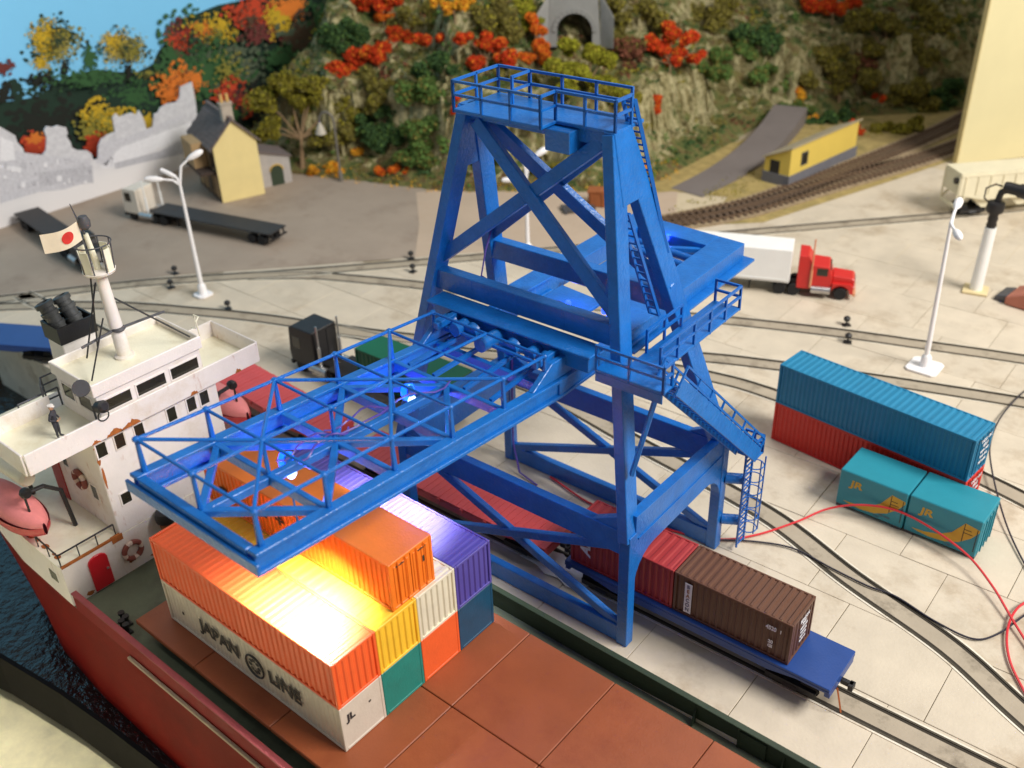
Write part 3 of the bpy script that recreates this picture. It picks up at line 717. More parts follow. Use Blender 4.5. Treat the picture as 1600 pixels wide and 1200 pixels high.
# ------------------------------------------------------------------ containers standing on the quay
ST2 = 'teal and red containers stacked on the quay'
yw = -.1008; bx0, by0 = 1.1286, 35.3179
def q40(z, label, mm, **k):
    c, s = math.cos(yw), math.sin(yw); L = 12.29
    return container(label, L, 2.44, 2.79, mm, (bx0 + c*L/2 - s*1.22, by0 + s*L/2 + c*1.22, z), yw, ST2, pitch=.3, depth=.05, **k)
red40 = q40(.012, 'red 40-foot container on the quay underneath the long teal one', P_RED, ends='doors')
teal40 = q40(.012+2.794, 'long teal container on top of the red one on the quay', P_TEAL, ends='doors', roofpitch=.4, roofdepth=.04)
for cc, mm in ((teal40, WHITEPRINT), (red40, WHITEPRINT)):
    for k in range(5): text(('OCLU 441','45G1','MGW 30480','TARE 3900','NET 26580')[k], .3 if k < 2 else .2, mm, cc, (12.29/2+.04, .25, 2.3-k*.38), (R90,0,R90), sx=1, bold=.01)
def jr(label, x0):
    L, W_, H_ = 3.93, 2.75, 2.6
    t = thing('shipping_container', label, 'container', (x0 + L/2, 31.42 + W_/2, .012), -.012, 'small teal containers on the quay')
    M().box(-L/2, L/2, -W_/2, W_/2, .16, H_).build('body', P_JR, t, bevel=.05)
    for sx in (-1,1):
        for sy in (-1,1): M().box(sx*(L/2-.3)-.28, sx*(L/2-.3)+.28, sy*(W_/2-.3)-.25, sy*(W_/2-.3)+.25, 0, .16).build('foot', GREYDK, t)
    y = -W_/2-.012
    sw = M(); top = [(-1.55,.52),(-.9,.56),(-.1,.78),(.55,1.25),(1.0,1.95),(1.12,2.14),(1.9,2.0),(1.9,1.86),(1.55,1.3),(1.0,.78),(.3,.46),(-.5,.36),(-1.2,.42)]
    sw.prism([(a, y+.011, b) for a, b in top], (0,-.010,0)); sw.build('yellow_swoosh', GOLDPRINT, t)
    d = M().box(1.10,1.14,y-.006,y+.01,.9,2.1).box(1.14,1.6,y-.006,y+.01,1.5,1.54).box(1.14,1.5,y-.006,y+.01,1.72,1.76).box(1.78,1.82,y-.006,y+.01,.5,2.0); d.build('door_seam', SHADEJ, t)
    text('JR', .62, GOLDPRINT, t, (-.95, y, 1.85), (R90,0,0), sx=1.25, bold=.02, shear=.1)
    text('18D-2026', .16, GREYPRINT, t, (.9, y, .52), (R90,0,0)); text('V18A', .16, GREYPRINT, t, (.45, y, .34), (R90,0,0))
    M().box(L/2, L/2+.03, -W_/2+.2, W_/2-.2, .3, H_-.2).build('end_door', P_JR, t, bevel=.01)
    b2 = M()
    for k in (-.8,-.25,.25,.8): b2.tube([(L/2+.06,k,.25),(L/2+.06,k,H_-.2)], .03, 6)
    b2.build('locking_bar', P_JR, t)
jr('small teal container with yellow swoosh, left of its twin on the quay', 7.28)
jr('small teal container with yellow swoosh, right of its twin, under the red wire', 11.30)
# ------------------------------------------------------------------ the ship
SHIP = thing('cargo_ship', 'cargo ship with white superstructure, dark red hull and brown hatch deck', 'ship', (0,4.75,-5))
SO = Vector((0,4.75,-5))
def sb(m, name, mm, par=None, smooth=False, bevel=0, **k):
    if par is None or par is SHIP:
        m.xf(lambda v: v - SO); return m.build(name, mm, SHIP, smooth, bevel, **k)
    m.xf(lambda v: v - SO); return m.build(name, mm, par, smooth, bevel, **k)
ST = [(-35,1.6,.5),(-33.5,3.4,2.0),(-31,5.0,3.8),(-28,6.0,5.2),(-24,6.5,6.2),(-19,6.62,6.6),(-12,6.66,6.66),(0,6.66,6.66),(14,6.66,6.66),(24,6.6,6.5)]
def hull_side(z_list, mm, name, xa=-40, xb=40, inset=0.0, thick=.0):
    m = M(); S = [s for s in ST if xa <= s[0] <= xb]
    for sg in (-1,1):
        vs = []
        for X, bd, bw in S:
            for z in z_list:
                t = max(0, min(1, (z+5)/7)); b_ = bw + (bd-bw)*t
                if z < -5: b_ -= .15
                vs.append((X, 4.75 + sg*(b_-inset), z))
        k = len(z_list)
        m.add(vs, [(i*k+j, (i+1)*k+j, (i+1)*k+j+1, i*k+j+1) for i in range(len(S)-1) for j in range(k-1)])
    return sb(m, name, mm, smooth=True)
hull_side([-6.5,-5,-2.5,0,2.0], HULLRED, 'hull')
def deckpoly(z, off=0.0, xa=-40, xb=40):
    S = [s for s in ST if xa <= s[0] <= xb]
    return [(X, 4.75-(bd-off), z) for X, bd, bw in S] + [(X, 4.75+(bd-off), z) for X, bd, bw in reversed(S)]
m = M().prism(deckpoly(1.9, .03), (0,0,.1)); sb(m, 'deck', DECKGREEN)
# bulwarks forward of the deckhouse (outer plating, green inside, capping rail)
BULRED = mat('bulwark_red_paint', sr(124,18,22), .6, .15, .6, .02, 8, spec=.1)
CAPR = mat('pink_worn_capping', sr(140,62,64), .65, .2, 1, .03); RUBR = mat('pale_rubbing_strake', sr(168,150,124), .55, .2, 1, .03)
for sg in (-1,1):
    y0 = 4.75 + sg*6.66
    a = (y0 - sg*.10, y0)
    sb(M().box(-18.2, 24, min(a), max(a), 2.02, 3.1), 'bulwark', BULRED)
    b_ = (y0 - sg*.16, y0 - sg*.102)
    gate = (9.6, 12.2)
    if sg > 0:
        sb(M().box(-18.2, gate[0], min(b_), max(b_), 2.03, 3.08).box(gate[1], 24, min(b_), max(b_), 2.03, 3.08), 'bulwark_lining', GREENDARK)
        fl = mat('pale_bulwark_gate', sr(210,196,160), .6, .1, 1, .03)
        sb(M().box(gate[0]+.02, gate[1]-.02, min(b_), max(b_), 2.03, 3.0), 'bulwark_gate', GREENDARK)
    else: sb(M().box(-18.2, 24, min(b_), max(b_), 2.03, 3.08), 'bulwark_lining', GREENDARK)
    c_ = (y0 - sg*.24, y0 + sg*.06)
    sb(M().box(-18.2, 24, min(c_), max(c_), 3.1, 3.19), 'capping_rail', CAPR if sg < 0 else GREENDARK, bevel=.02)
    r_ = (y0 + sg*.0, y0 + sg*.16)
    sb(M().box(-13.5, 24, min(r_), max(r_), 1.72, 1.9), 'rubbing_strake', RUBR, bevel=.03)
    for k in range(20):
        X = -17 + k*2.05; q = (y0 - sg*.5, y0 - sg*.165)
        st = M().prism([(X,y0-sg*.165,2.02),(X,y0-sg*.55,2.02),(X,y0-sg*.165,2.9)], (.07,0,0))
        if sg > 0 and k not in (0, 6, 13, 15): continue
        sb(st, 'bulwark_stay', GREENDARK)
sb(M().prism([(6.0,11.235,2.02),(11.7,11.235,2.02),(11.7,11.235,2.34),(7.2,11.235,2.06)], (0,.004,0)), 'lit_deck_strip', LEDGE)  # pale strip on the lining stands for lit deck seen through a gap
sb(M().box(11.75,13.0,11.16,11.236,2.05,3.0).box(11.72,11.78,11.14,11.24,2.03,3.1), 'bulwark_gate_post', GREENDARK)
# hatch: coaming, brackets, and the panels one by one
sb(M().box(-13.0, 22, -.35, 9.35, 2.0, 3.26), 'hatch_coaming', mat('dark_coaming_paint', sr(52,44,36), .7, .2, .8, .03))
xs = [-13.6,-8.9,-3.5,1.78,6.5,11.35,16.2,21]; ys = [-1.15,4.4,9.75]
for i in range(len(xs)-1):
    for j in range(2):
        sb(M().box(xs[i]+.02, xs[i+1]-.02, ys[j]+.02, ys[j+1]-.02, 3.27, 3.548), 'hatch_panel', HATCH, bevel=.03)
HBR = mat('brown_bracket_paint', sr(140,84,50), .55, .2, 1, .03)
for X in (-13.2,-9.6,-5.9,-2.0,2.4,6.8,11.2):
    for y, s_ in ((-.36,-1),):
        sb(M().prism([(X,y,3.26),(X,y+s_*.75,3.26),(X,y+s_*.62,3.02),(X,y+s_*.3,2.5),(X,y,2.2)], (.3,0,0)), 'hatch_bracket', HBR)
for X, Y in ((-15.4,-.9),(-14.9,-1.2),(-16.9,8.6)):
    bl = M().box(X-.35, X+.35, Y-.2, Y+.2, 2.0, 2.12)
    for d in (-.2,.2): bl.lathe([(.11,0),(.11,.42),(.17,.45),(.17,.55)], 10, (X+d,Y,2.1))
    sb(bl, 'mooring_bollard', BLACK)
# ---- poop house: lower block with boat decks beside the main house
FX = -18.6
S2 = [s for s in ST if s[0] <= -18]
pw = M(); 
poly = [(FX, 4.75-6.62, 2.0)] + [(X, 4.75-bd, 2.0) for X, bd, bw in reversed(ST) if X < -18.7] + [(X, 4.75+bd, 2.0) for X, bd, bw in ST if X < -18.7] + [(FX, 4.75+6.62, 2.0)]
pw.prism(poly, (0,0,2.42)); PO = sb(pw, 'poop_house', WHITER)
bd_ = M(); bd_.prism([(a, 4.75+(b-4.75)*1.005, 4.422) for a, b, c in poly], (0,0,.07)); sb(bd_, 'boat_deck', CREAMDECK)
# rust-stained deck edge
m = M(); m.box(FX-.1, FX+.02, -1.85, 1.35, 4.43, 4.55); m.box(FX-.12, FX+.03, .9, 1.5, 4.2, 4.58); sb(m, 'deck_edge_angle', RUST)
for i in range(9):
    X = FX-1.0-RND.random()*8; b_ = np.interp(X, [s[0] for s in ST], [s[1] for s in ST]); Y = 4.75-b_+.1
    c = M(); r = .1+.22*RND.random(); c.prism([(X+r*1.5*math.cos(a)*(.6+.5*RND.random()), Y+.25+r*.9*math.sin(a), 4.494) for a in np.linspace(0,2*math.pi,9)[:-1]], (0,0,.004)); sb(c, 'rust_patch', RUST)
# main house
HY0, HY1, HB = 1.4, 8.6, -24.5
HS = sb(M().box(HB, FX-.001, HY0, HY1, 4.493, 10.3).box(FX-.3, FX+.001, HY0, HY1, 2.01, 4.5), 'deckhouse', WHITER, bevel=.04)
def win(par, x, y, z, w_, h_, axis, name='window', fm=None, t=.04):
    f = M(); g = M(); tt = .07
    if axis == 'x':   # on a wall facing +X
        f.box(x-.02, x+t, y-w_/2-tt, y+w_/2+tt, z-h_/2-tt, z-h_/2).box(x-.02, x+t, y-w_/2-tt, y+w_/2+tt, z+h_/2, z+h_/2+tt)
        f.box(x-.02, x+t, y-w_/2-tt, y-w_/2, z-h_/2, z+h_/2).box(x-.02, x+t, y+w_/2, y+w_/2+tt, z-h_/2, z+h_/2)
        g.box(x-.02, x+.015, y-w_/2, y+w_/2, z-h_/2, z+h_/2)
    else:             # facing -Y
        f.box(x-w_/2-tt, x+w_/2+tt, y-t, y+.02, z-h_/2-tt, z-h_/2).box(x-w_/2-tt, x+w_/2+tt, y-t, y+.02, z+h_/2, z+h_/2+tt)
        f.box(x-w_/2-tt, x-w_/2, y-t, y+.02, z-h_/2, z+h_/2).box(x+w_/2, x+w_/2+tt, y-t, y+.02, z-h_/2, z+h_/2)
        g.box(x-w_/2, x+w_/2, y-.015, y+.02, z-h_/2, z+h_/2)
    o = sb(f, name, fm or WHITEP, par); sb(g, 'pane', DKGLASS, o); return o
for y in (1.75,2.75,3.85,5.75,6.95,7.75): win(SHIP, FX, y, 9.65, .5, .78, 'x')
for y in (2.25,3.65,7.4): win(SHIP, FX, y, 6.4, .52, .66, 'x')
win(SHIP, -20.0, HY0, 6.6, .55, .85, 'y'); win(SHIP, -22.5, HY0, 7.6, .55, .85, 'y')
# hull-side port in the white strake, red doors
def door(y0, y1, z0, z1):
    n = 8; r = (y1-y0)/2; poly = [(FX+.002,y0,z0),(FX+.002,y1,z0)] + [(FX+.002,(y0+y1)/2+r*math.cos(a),z1-.35+.35*math.sin(a)) for a in np.linspace(0,math.pi,n)]
    d = sb(M().prism(poly, (.11,0,0)), 'door', mat('red_door_paint', sr(206,24,40), .28, .06, 1, .01, coat=.4), bevel=.02)
    sb(M().box(FX+.11, FX+.17, y1-.22, y1-.1, (z0+z1)/2-.05, (z0+z1)/2+.05), 'handle', STEEL, d)
door(-.62,.42,2.1,4.2)
b_ = 4.75-6.6
sb(M().box(-20.3,-19.6,b_-.02,b_+.05,3.0,3.6), 'hull_port', DKGLASS)
# side door, red, aft on the house side
sb(M().box(-24.45,-23.4,HY0-.06,HY0+.02,4.5,7.4), 'side_door', mat('side_door_red', sr(170,34,34), .4, .1, 1, .01))
# mushroom vent on the front wall
vt = M().lathe([(.28,0),(.28,.55),(.36,.6),(.5,.72),(.55,.95),(.48,1.2),(.25,1.36)], 16, (FX+.55,3.75,3.55))
VO = sb(M().lathe([(.34,0),(.36,.35),(.34,.62)], 14, (FX+.5,3.75,3.5)).box(FX-.02,FX+.4,3.55,3.95,3.5,3.7), 'vent', mat('rusty_vent_paint', sr(150,88,50), .7, .3, 2, .05), smooth=True)
sb(M().lathe([(.38,0),(.52,.12),(.55,.4),(.46,.68),(.2,.82)], 16, (FX+.5,3.75,4.1)), 'cowl', BLACK, VO, True)
# thin black railing of the boat deck
m = M(); P = [(-23.5,-1.62,5.2),(-18.75,-1.78,5.2),(-18.75,1.25,5.2)]
m.tube(P, .05, 6)
for a, b, n in ((0,1,4),(1,2,3)):
    for k in range(n+1):
        q = lerp(P[a], P[b], k/n); m.tube([(q.x,q.y,4.46),(q.x,q.y,5.2)], .035, 5)
sb(m, 'boat_deck_railing', BLACK)
# ---- bridge deck with wings, bulwark all round
BX0, BX1, BY0, BY1 = -22.6, -18.45, -1.85, 11.35
sb(M().box(BX0, BX1, BY0, BY1, 10.302, 10.5), 'bridge_deck', CREAMDECK)
def bulw(name, x0, x1, y0, y1, z0=10.28, z1=11.45): return sb(M().box(x0,x1,y0,y1,z0,z1), name, WHITER, bevel=.03)
bulw('bridge_front_bulwark', BX1, BX1+.13, BY0, BY1); bulw('wing_end_bulwark', BX0+.1, BX1-.002, BY0-.12, BY0); bulw('wing_end_bulwark', BX0+.1, BX1-.002, BY1, BY1+.12)
bulw('wing_back_bulwark', BX0, BX0+.1, BY0-.12, 1.6, 10.28, 11.4); bulw('wing_back_bulwark', BX0, BX0+.1, 8.9, BY1+.12)
# rust runs on the bridge front
def blob(name, pts, x): sb(M().prism([(x, a, b) for a, b in pts], (.006,0,0)), name, RUST)
fx = BX1+.131
for y, w_, a in ((2.5,.9,.28),(3.4,1.1,.34),(7.1,.5,.2),(9.9,.4,.2),(1.5,.5,.2)):
    up = [(y - w_/2 + w_*k/10, 10.29 + a*math.sin(math.pi*k/10)**.7*(.55+.75*RND.random())) for k in range(11)]
    blob('rust_patch', [(y+w_/2,10.285)] + list(reversed(up)) + [(y-w_/2,10.285)], fx)
for y, z, w_, h_ in ((1.62,9.9,.5,.55),(1.5,8.2,.16,1.6),(1.48,9.2,.22,.7),(-.9,2.2,.6,.3),(1.6,2.6,.5,.2),(2.9,2.2,.6,.25)):
    pts = [(y + w_/2*math.cos(t)*(.5+.6*RND.random()), z + h_/2*math.sin(t)*(.5+.6*RND.random())) for t in np.linspace(0,2*math.pi,14)[:-1]]
    blob('rust_patch', pts, FX+.002)
# ---- wheelhouse
WX0, WX1, WY0, WY1 = -22.4, -18.62, 2.2, 8.1
WH = sb(M().box(WX0, WX1, WY0, WY1, 10.502, 12.55), 'wheelhouse', WHITER, bevel=.03)
for y0, y1 in ((2.55,3.95),(4.3,5.9),(6.25,7.85)): win(SHIP, WX1, (y0+y1)/2, 11.78, y1-y0, .62, 'x', 'bridge_window')
for x0, x1 in ((-20.4,-19.2),(-21.9,-20.9)): win(SHIP, (x0+x1)/2, WY0, 11.75, x1-x0, .75, 'y', 'bridge_window')
sb(M().box(WX0-.05, WX1+.12, WY0-.12, WY1+.12, 12.552, 12.72), 'wheelhouse_roof', CREAMDECK)
for n_, b4 in (('a',(WX1+.0,WX1+.14,WY0-.14,WY1+.14)),('b',(WX0-.07,WX0+.05,WY0-.14,WY1+.14)),('c',(WX0+.052,WX1-.002,WY0-.14,WY0-.02)),('d',(WX0+.052,WX1-.002,WY1+.02,WY1+.14))):
    sb(M().box(b4[0],b4[1],b4[2],b4[3],12.5,13.18), 'roof_parapet', WHITEP, bevel=.03)
# mast with lookout basket
mb = Vector((-20.6,5.1,12.7)); mt = Vector((-20.75,5.05,17.4))
MA = sb(M().tube([mb, mt], .36, 16, r2=.27).lathe([(.5,0),(.5,.12),(.36,.2)], 16, mb), 'mast', WHITEP, smooth=True)
sb(M().lathe([(.3,-.2),(.75,-.02),(.8,.1),(.72,.16)], 12, mt), 'lookout_floor', WHITEP, MA, True)
bk = M()
for k in range(8):
    a = 2*math.pi*k/8; bk.beam(mt+Vector((.74*math.cos(a),.74*math.sin(a),.1)), mt+Vector((.86*math.cos(a),.86*math.sin(a),1.5)), .05, up=(1,0,0))
bk.torus(mt+Vector((0,0,1.5)), .87, .035, (0,0,1), 24, 6); sb(bk, 'lookout_rail', GREYDK, MA, True)
pn = M()
for k in range(8):
    if k % 4 == 3: continue
    a0, a1 = 2*math.pi*(k+.12)/8, 2*math.pi*(k+.88)/8
    q = [mt+Vector((.72*math.cos(a),.72*math.sin(a),h)) for a, h in ((a0,.14),(a1,.14),(a1,1.25),(a0,1.25))]
    pn.prism(q, Vector((math.cos((a0+a1)/2), math.sin((a0+a1)/2), 0))*.05)
sb(pn, 'lookout_screen', CREAMDECK, MA, kind='stuff')
tp = M().tube([mt, mt+Vector((-.05,-.15,2.0))], .17, 10, r2=.12); sb(tp, 'topmast', CREAMDECK, MA, True)
ft_ = mt+Vector((-.05,-.2,2.0))
sb(M().tube([ft_, ft_+Vector((0,-.3,1.6))], .06, 6, r2=.02).lathe([(.12,0),(.27,.12),(.3,.42),(.2,.66)], 10, ft_+Vector((0,.12,.2))), 'masthead_lamp', GREYDK, MA, True)
sb(M().tube([mb+Vector((0,-2.0,1.4)), mb+Vector((.05,-.3,1.62)), mb+Vector((.1,.4,1.62)), mb+Vector((.1,2.6,1.5))], .07, 8).lathe([(.3,0),(.36,.08),(.3,.18)], 10, mb+Vector((.1,0,1.55))), 'radar_scanner', GREYDK, MA, True)
for a, b in (((mt+Vector((.1,.2,-1.4))), (-18.9,7.9,13.15)), ((mt+Vector((-.1,-.3,-.5))), (-21.3,3.5,13.1)), ((mt+Vector((-.2,-.4,-.1))), (-22.0,4.5,13.1)), ((mt+Vector((.1,-.5,-2.3))), (-19.4,2.6,12.9))):
    sb(M().tube([a, b], .045, 6), 'stay', BLACK)
# flag on a staff at the masthead
fg = M(); n = 14; f0 = mt + Vector((-.1,-.35,1.75))
FD = Vector((-.25,-1.0,-.12)).normalized()
def fpt(t, h): return f0 + FD*(1.75*t) + Vector((.9,-.2,0))*(.16*math.sin(t*4.2)) + Vector((0,0,-.22*math.sin(t*2.6)*.6 + h))
vs = []
for k in range(n+1):
    for h in (0, .95): vs.append(fpt(k/n, h))
fg.add(vs + [Vector(v)+Vector((-.012,.0,.0)) for v in vs], [(2*i,2*i+2,2*i+3,2*i+1) for i in range(n)] + [(2*i+2*n+2,2*i+1+2*n+2,2*i+3+2*n+2,2*i+2+2*n+2) for i in range(n)])
FL = sb(fg, 'flag', mat('cream_cloth', sr(238,224,198), .8, .05, 3, .02), smooth=True)
rd = M(); c0 = (.36,.5); ring = [fpt(c0[0]+.16*math.cos(a), c0[1]+.28*math.sin(a)) + Vector((.02,-.012,0)) for a in np.linspace(0,2*math.pi,21)[:-1]]
rd.prism(ring, (.008,-.004,0)); sb(rd, 'red_disc', mat('red_print', sr(214,52,46), .7, .08, 2, 0), FL)
# searchlights on the wheelhouse front corner
SL_ = sb(M().tube([(-18.9,2.1,12.7),(-18.85,2.0,13.3)], .05, 6).tube([(-18.6,1.95,11.3),(-18.6,1.95,12.1)], .05, 6), 'searchlight_post', GREYDK)
sb(M().lathe([(.1,-.22),(.36,-.12),(.42,.06),(.4,.14)], 16, (-18.75,1.75,13.15), (.7,-.5,.5)), 'searchlight', GREYDK, smooth=True)
sb(M().lathe([(.14,-.3),(.3,-.2),(.32,.2),(.2,.3)], 12, (-18.3,2.2,12.05), (.9,.2,.3)).torus((-18.3,2.2,11.55), .28, .035, (1,0,0), 14, 5), 'signal_lamp', BLACK, smooth=True)
sb(M().tube([(-18.6,8.3,13.1),(-18.7,8.3,13.9),(-18.9,8.6,14.0),(-19.3,8.6,14.0),(-19.3,8.6,13.2),(-19.8,8.6,13.1)], .04, 6), 'handrail_bracket', CREAMDECK)
# railings behind the wheelhouse, port side
rl = M()
for P in ([(-22.9,2.3,11.4),(-22.9,.2,11.4)], [(-23.6,3.6,11.9),(-23.6,1.9,11.9),(-22.6,1.4,11.9)]):
    for hh in (0,-.45): rl.tube([Vector(p)+Vector((0,0,hh)) for p in P], .045, 6)
    for p in P: rl.tube([Vector(p)-Vector((0,0,1.3)), p], .045, 6)
sb(rl, 'stair_railing', GREYDK)
# funnel
fn = M(); F0 = [(-26.2,3.4),(-23.9,3.4),(-23.9,6.0),(-26.2,6.0)]
vs = [(x,y,4.5) for x,y in F0] + [(-25.8,3.75,12.9),(-24.3,3.75,12.9),(-24.3,5.65,12.9),(-25.8,5.65,12.9)]
fn.add(vs, [(3,2,1,0),(4,5,6,7),(0,1,5,4),(1,2,6,5),(2,3,7,6),(3,0,4,7)])
FU = sb(fn, 'funnel', WHITEP, bevel=.05)
tb = M()
for b4 in ((-25.9,-25.8,3.65,5.75),(-24.3,-24.2,3.65,5.75),(-25.798,-24.302,3.65,3.75),(-25.798,-24.302,5.65,5.75)): tb.box(*b4, 12.75, 13.7)
tb.box(-25.8,-24.3,3.75,5.65,12.95,13.1)
sb(tb, 'funnel_top', BLACK, FU)
for y in (4.25,5.2):
    pr = [(.36,0),(.38,.5),(.44,.52),(.44,.7),(.38,.72),(.38,1.1),(.46,1.12),(.46,1.34),(.38,1.36),(.38,1.6),(.48,1.62),(.48,1.86),(.36,1.9),(.30,1.9),(.3,1.3)]
    sb(M().lathe(pr, 18, (-24.95,y,13.0), (-.35,-.18,1)), 'exhaust_pipe', mat('sooty_grey_metal', sr(70,72,72), .5, .3, 2, .04), FU, True)
# lifeboats, life rings, the seaman: things of their own
def lifeboat(label, loc, rz):
    t = thing('lifeboat', label, 'lifeboat', loc, rz, 'lifeboats hanging beside the deckhouse')
    L = 6.4; n = 14; k = 10
    def shell(z0, z1, prof, mm, name, flip=1):
        m = M(); vs = []
        for i in range(n+1):
            u = -1 + 2*i/n; w_ = max(.02, (1-abs(u)**2.6))**.62*(1.05 if flip < 0 else .93); hh = (z1-z0)*(.35+.65*max(0,1-abs(u)**2.4))
            for j in range(k+1):
                a = math.pi*j/k; vs.append((u*L/2, -w_*math.cos(a), z0 + flip*hh*math.sin(a)**.8))
        m.add(vs, [(i*(k+1)+j,(i+1)*(k+1)+j,(i+1)*(k+1)+j+1,i*(k+1)+j+1) for i in range(n) for j in range(k)])
        return m.build(name, mm, t, True)
    shell(1.1, 2.3, 0, mat('lifeboat_red_hull', sr(196,40,54), .35, .12, 1.2, .02), 'hull', -1)
    shell(1.1, 1.95, 0, mat('lifeboat_pink_canopy', sr(232,138,136), .6, .1, 1.5, .04), 'canopy', 1)
    M().torus((0,0,1.1), 1, .05, (0,0,1), 8, 4)
    return t
def davit(par_label, x, y, z, s_):
    m = M().tube([(x,y+s_*1.9,z),(x,y+s_*1.75,z+2.4),(x,y+s_*1.0,z+3.1),(x,y,z+3.2)], .12, 8)
    m.lathe([(.2,-.25),(.28,-.1),(.28,.1),(.2,.25)], 10, (x,y+.1*s_,z+3.2), (1,0,0)); m.tube([(x,y,z+3.1),(x,y,z+1.6)], .06, 6)
    return sb(m, 'davit', BLACK)
lifeboat('pink and red lifeboat hanging over the near side of the ship', (-23.4,-1.5,4.9), .03)
lifeboat('pink and red lifeboat on the far quay side of the ship deckhouse', (-23.6,11.3,4.8), -.03)
for x in (-21.2,-25.6): davit('', x, -1.5, 4.5, 1); davit('', x-.2, 11.3, 4.5, -1)
sb(M().tube([(-25.8,-.9,7.7),(-22.4,-.7,7.6)], .42, 12).lathe([(.42,0),(.3,.2)], 12, (-22.4,-.7,7.6),(1,0,0)), 'liferaft_canister', CREAMDECK, smooth=True)
RINGW = mat('life_ring_white', sr(222,200,184), .6, .08, 2, .02); RINGR = mat('life_ring_red_brown', sr(138,74,62), .6, .1, 2, .02)
def ring(label, loc, ax):
    t = thing('life_ring', label, 'life ring', loc, 0, 'life rings on the deckhouse walls')
    M().torus((0,0,0), .48, .13, ax, 28, 8).build('ring', RINGW, t, True)
    z = Vector(ax).normalized(); x = z.cross(Vector((0.3,1,0.2))).normalized(); y = z.cross(x)
    for q in range(4):
        m = M(); a0 = q*math.pi/2 + .25
        pts = [ (x*math.cos(a) + y*math.sin(a))*.48 for a in np.linspace(a0, a0+1.05, 7)]
        m.tube(pts, .145, 8); m.build('band', RINGR, t, True)
ring('life ring on the front wall of the lower house, right of the red door', (FX+.14,1.75,3.3), (1,0,0))
ring('life ring on the side wall between two windows of the deckhouse', (-21.1,HY0-.14,7.0), (0,1,0))
# ------------------------------------------------------------------ the seaman on the bridge wing
SKIN = mat('skin', sr(206,158,124), .55, .06, 3, .01); UNI = mat('dark_grey_uniform', sr(62,62,68), .8, .15, 3, .03)
def person():
    t = thing('person', 'tiny seaman in dark uniform and cap standing on the white bridge wing', 'person', (-19.95,.55,10.502), -.9)
    def skin(name, chains, mm, sub=1):
        me = bpy.data.meshes.new(name); V = []; E = []; Rr = []
        for c in chains:
            base = len(V)
            for i, (p, r) in enumerate(c):
                if i == 0 and V:
                    d = [((Vector(p)-Vector(v)).length, k) for k, v in enumerate(V)]; dd, k = min(d)
                    if dd < 1e-4: prev = k; continue
                V.append(p); Rr.append(r)
                if i: E.append((prev, len(V)-1))
                prev = len(V)-1
        me.from_pydata(V, E, []); o = bpy.data.objects.new(name, me); sc.collection.objects.link(o); o.parent = t
        md = o.modifiers.new('skin', 'SKIN'); me.skin_vertices or None
        if not me.skin_vertices: me.attributes.new('skin_vertex', 'FLOAT_VECTOR', 'POINT') if False else None
        bm = bmesh.new(); bm.from_mesh(me); ly = bm.verts.layers.skin.verify()
        for v, r in zip(bm.verts, Rr):
            v[ly].radius = (r, r)
        bm.verts.ensure_lookup_table(); bm.verts[0][ly].use_root = True; bm.to_mesh(me); bm.free()
        sd = o.modifiers.new('sub', 'SUBSURF'); sd.levels = sub; sd.render_levels = sub
        me.materials.append(mm); return o
    pel = (0,0,.92)
    body = [[(pel,.155),((0,0,1.08),.15),((0,.0,1.26),.175),((0,0,1.42),.15),((0,.01,1.5),.065),((0,.015,1.57),.06)]]
    for s in (-1,1):
        body.append([(pel,.15),((s*.11,0,.84),.105),((s*.125,.02,.48),.075),((s*.13,0,.10),.05),((s*.135,.09,.05),.045),((s*.14,.19,.04),.035)])
        # arms bent, hands at the waist in front
        body.append([((0,0,1.42),.15),((s*.2,0,1.40),.075),((s*.33,-.06,1.16),.055),((s*.17,.18,1.04),.042)])
    skin('uniform', body, UNI, 2)
    hd = M(); prof = [(.03,-.13),(.075,-.10),(.095,-.04),(.102,.02),(.1,.08),(.07,.125)]
    hd.lathe(prof, 14, (0,.03,1.70)); hd.v = [(x, .03+(y-.03)*1.15, z) for x, y, z in hd.v]
    h = hd.build('head', SKIN, t, True)
    f = M().prism([(-.018,.145,1.69),(.018,.145,1.69),(.0,.14,1.735)], (0,.025,0))
    for s in (-1,1): f.lathe([(.005,-.012),(.022,-.03),(.03,0),(.012,.03)], 8, (s*.103,.03,1.69), (s*.3,0,1))
    f.build('nose_and_ears', SKIN, h)
    e = M()
    for s in (-1,1): e.box(s*.04-.014, s*.04+.014, .138, .147, 1.715, 1.727)
    e.box(-.03,.03,.132,.14,1.643,1.652); e.build('eyes_and_mouth', UNI, h)
    M().lathe([(.108,0),(.112,.04),(.15,.06),(.15,.085),(.05,.1)], 16, (0,.03,1.77)).prism([(-.09,.12,1.775),(.09,.12,1.775),(.06,.21,1.76),(-.06,.21,1.76)], (0,0,.012)).build('cap', WHITEP, t, True)
    for s in (-1,1):
        m = M().lathe([(.012,-.045),(.04,-.02),(.042,.03),(.03,.05)], 8, (s*.12,.215,1.02), (-s*.8,.5,-.1))
        for k in range(4): m.tube([(s*.09,.235+.004*k,1.05-.02*k),(s*.055,.258,1.045-.02*k),(s*.03,.25,1.04-.02*k)], .0105, 6)
        m.tube([(s*.12,.22,1.06),(s*.1,.25,1.085),(s*.085,.262,1.08)], .011, 6); m.build('hand', SKIN, t, True)
person()

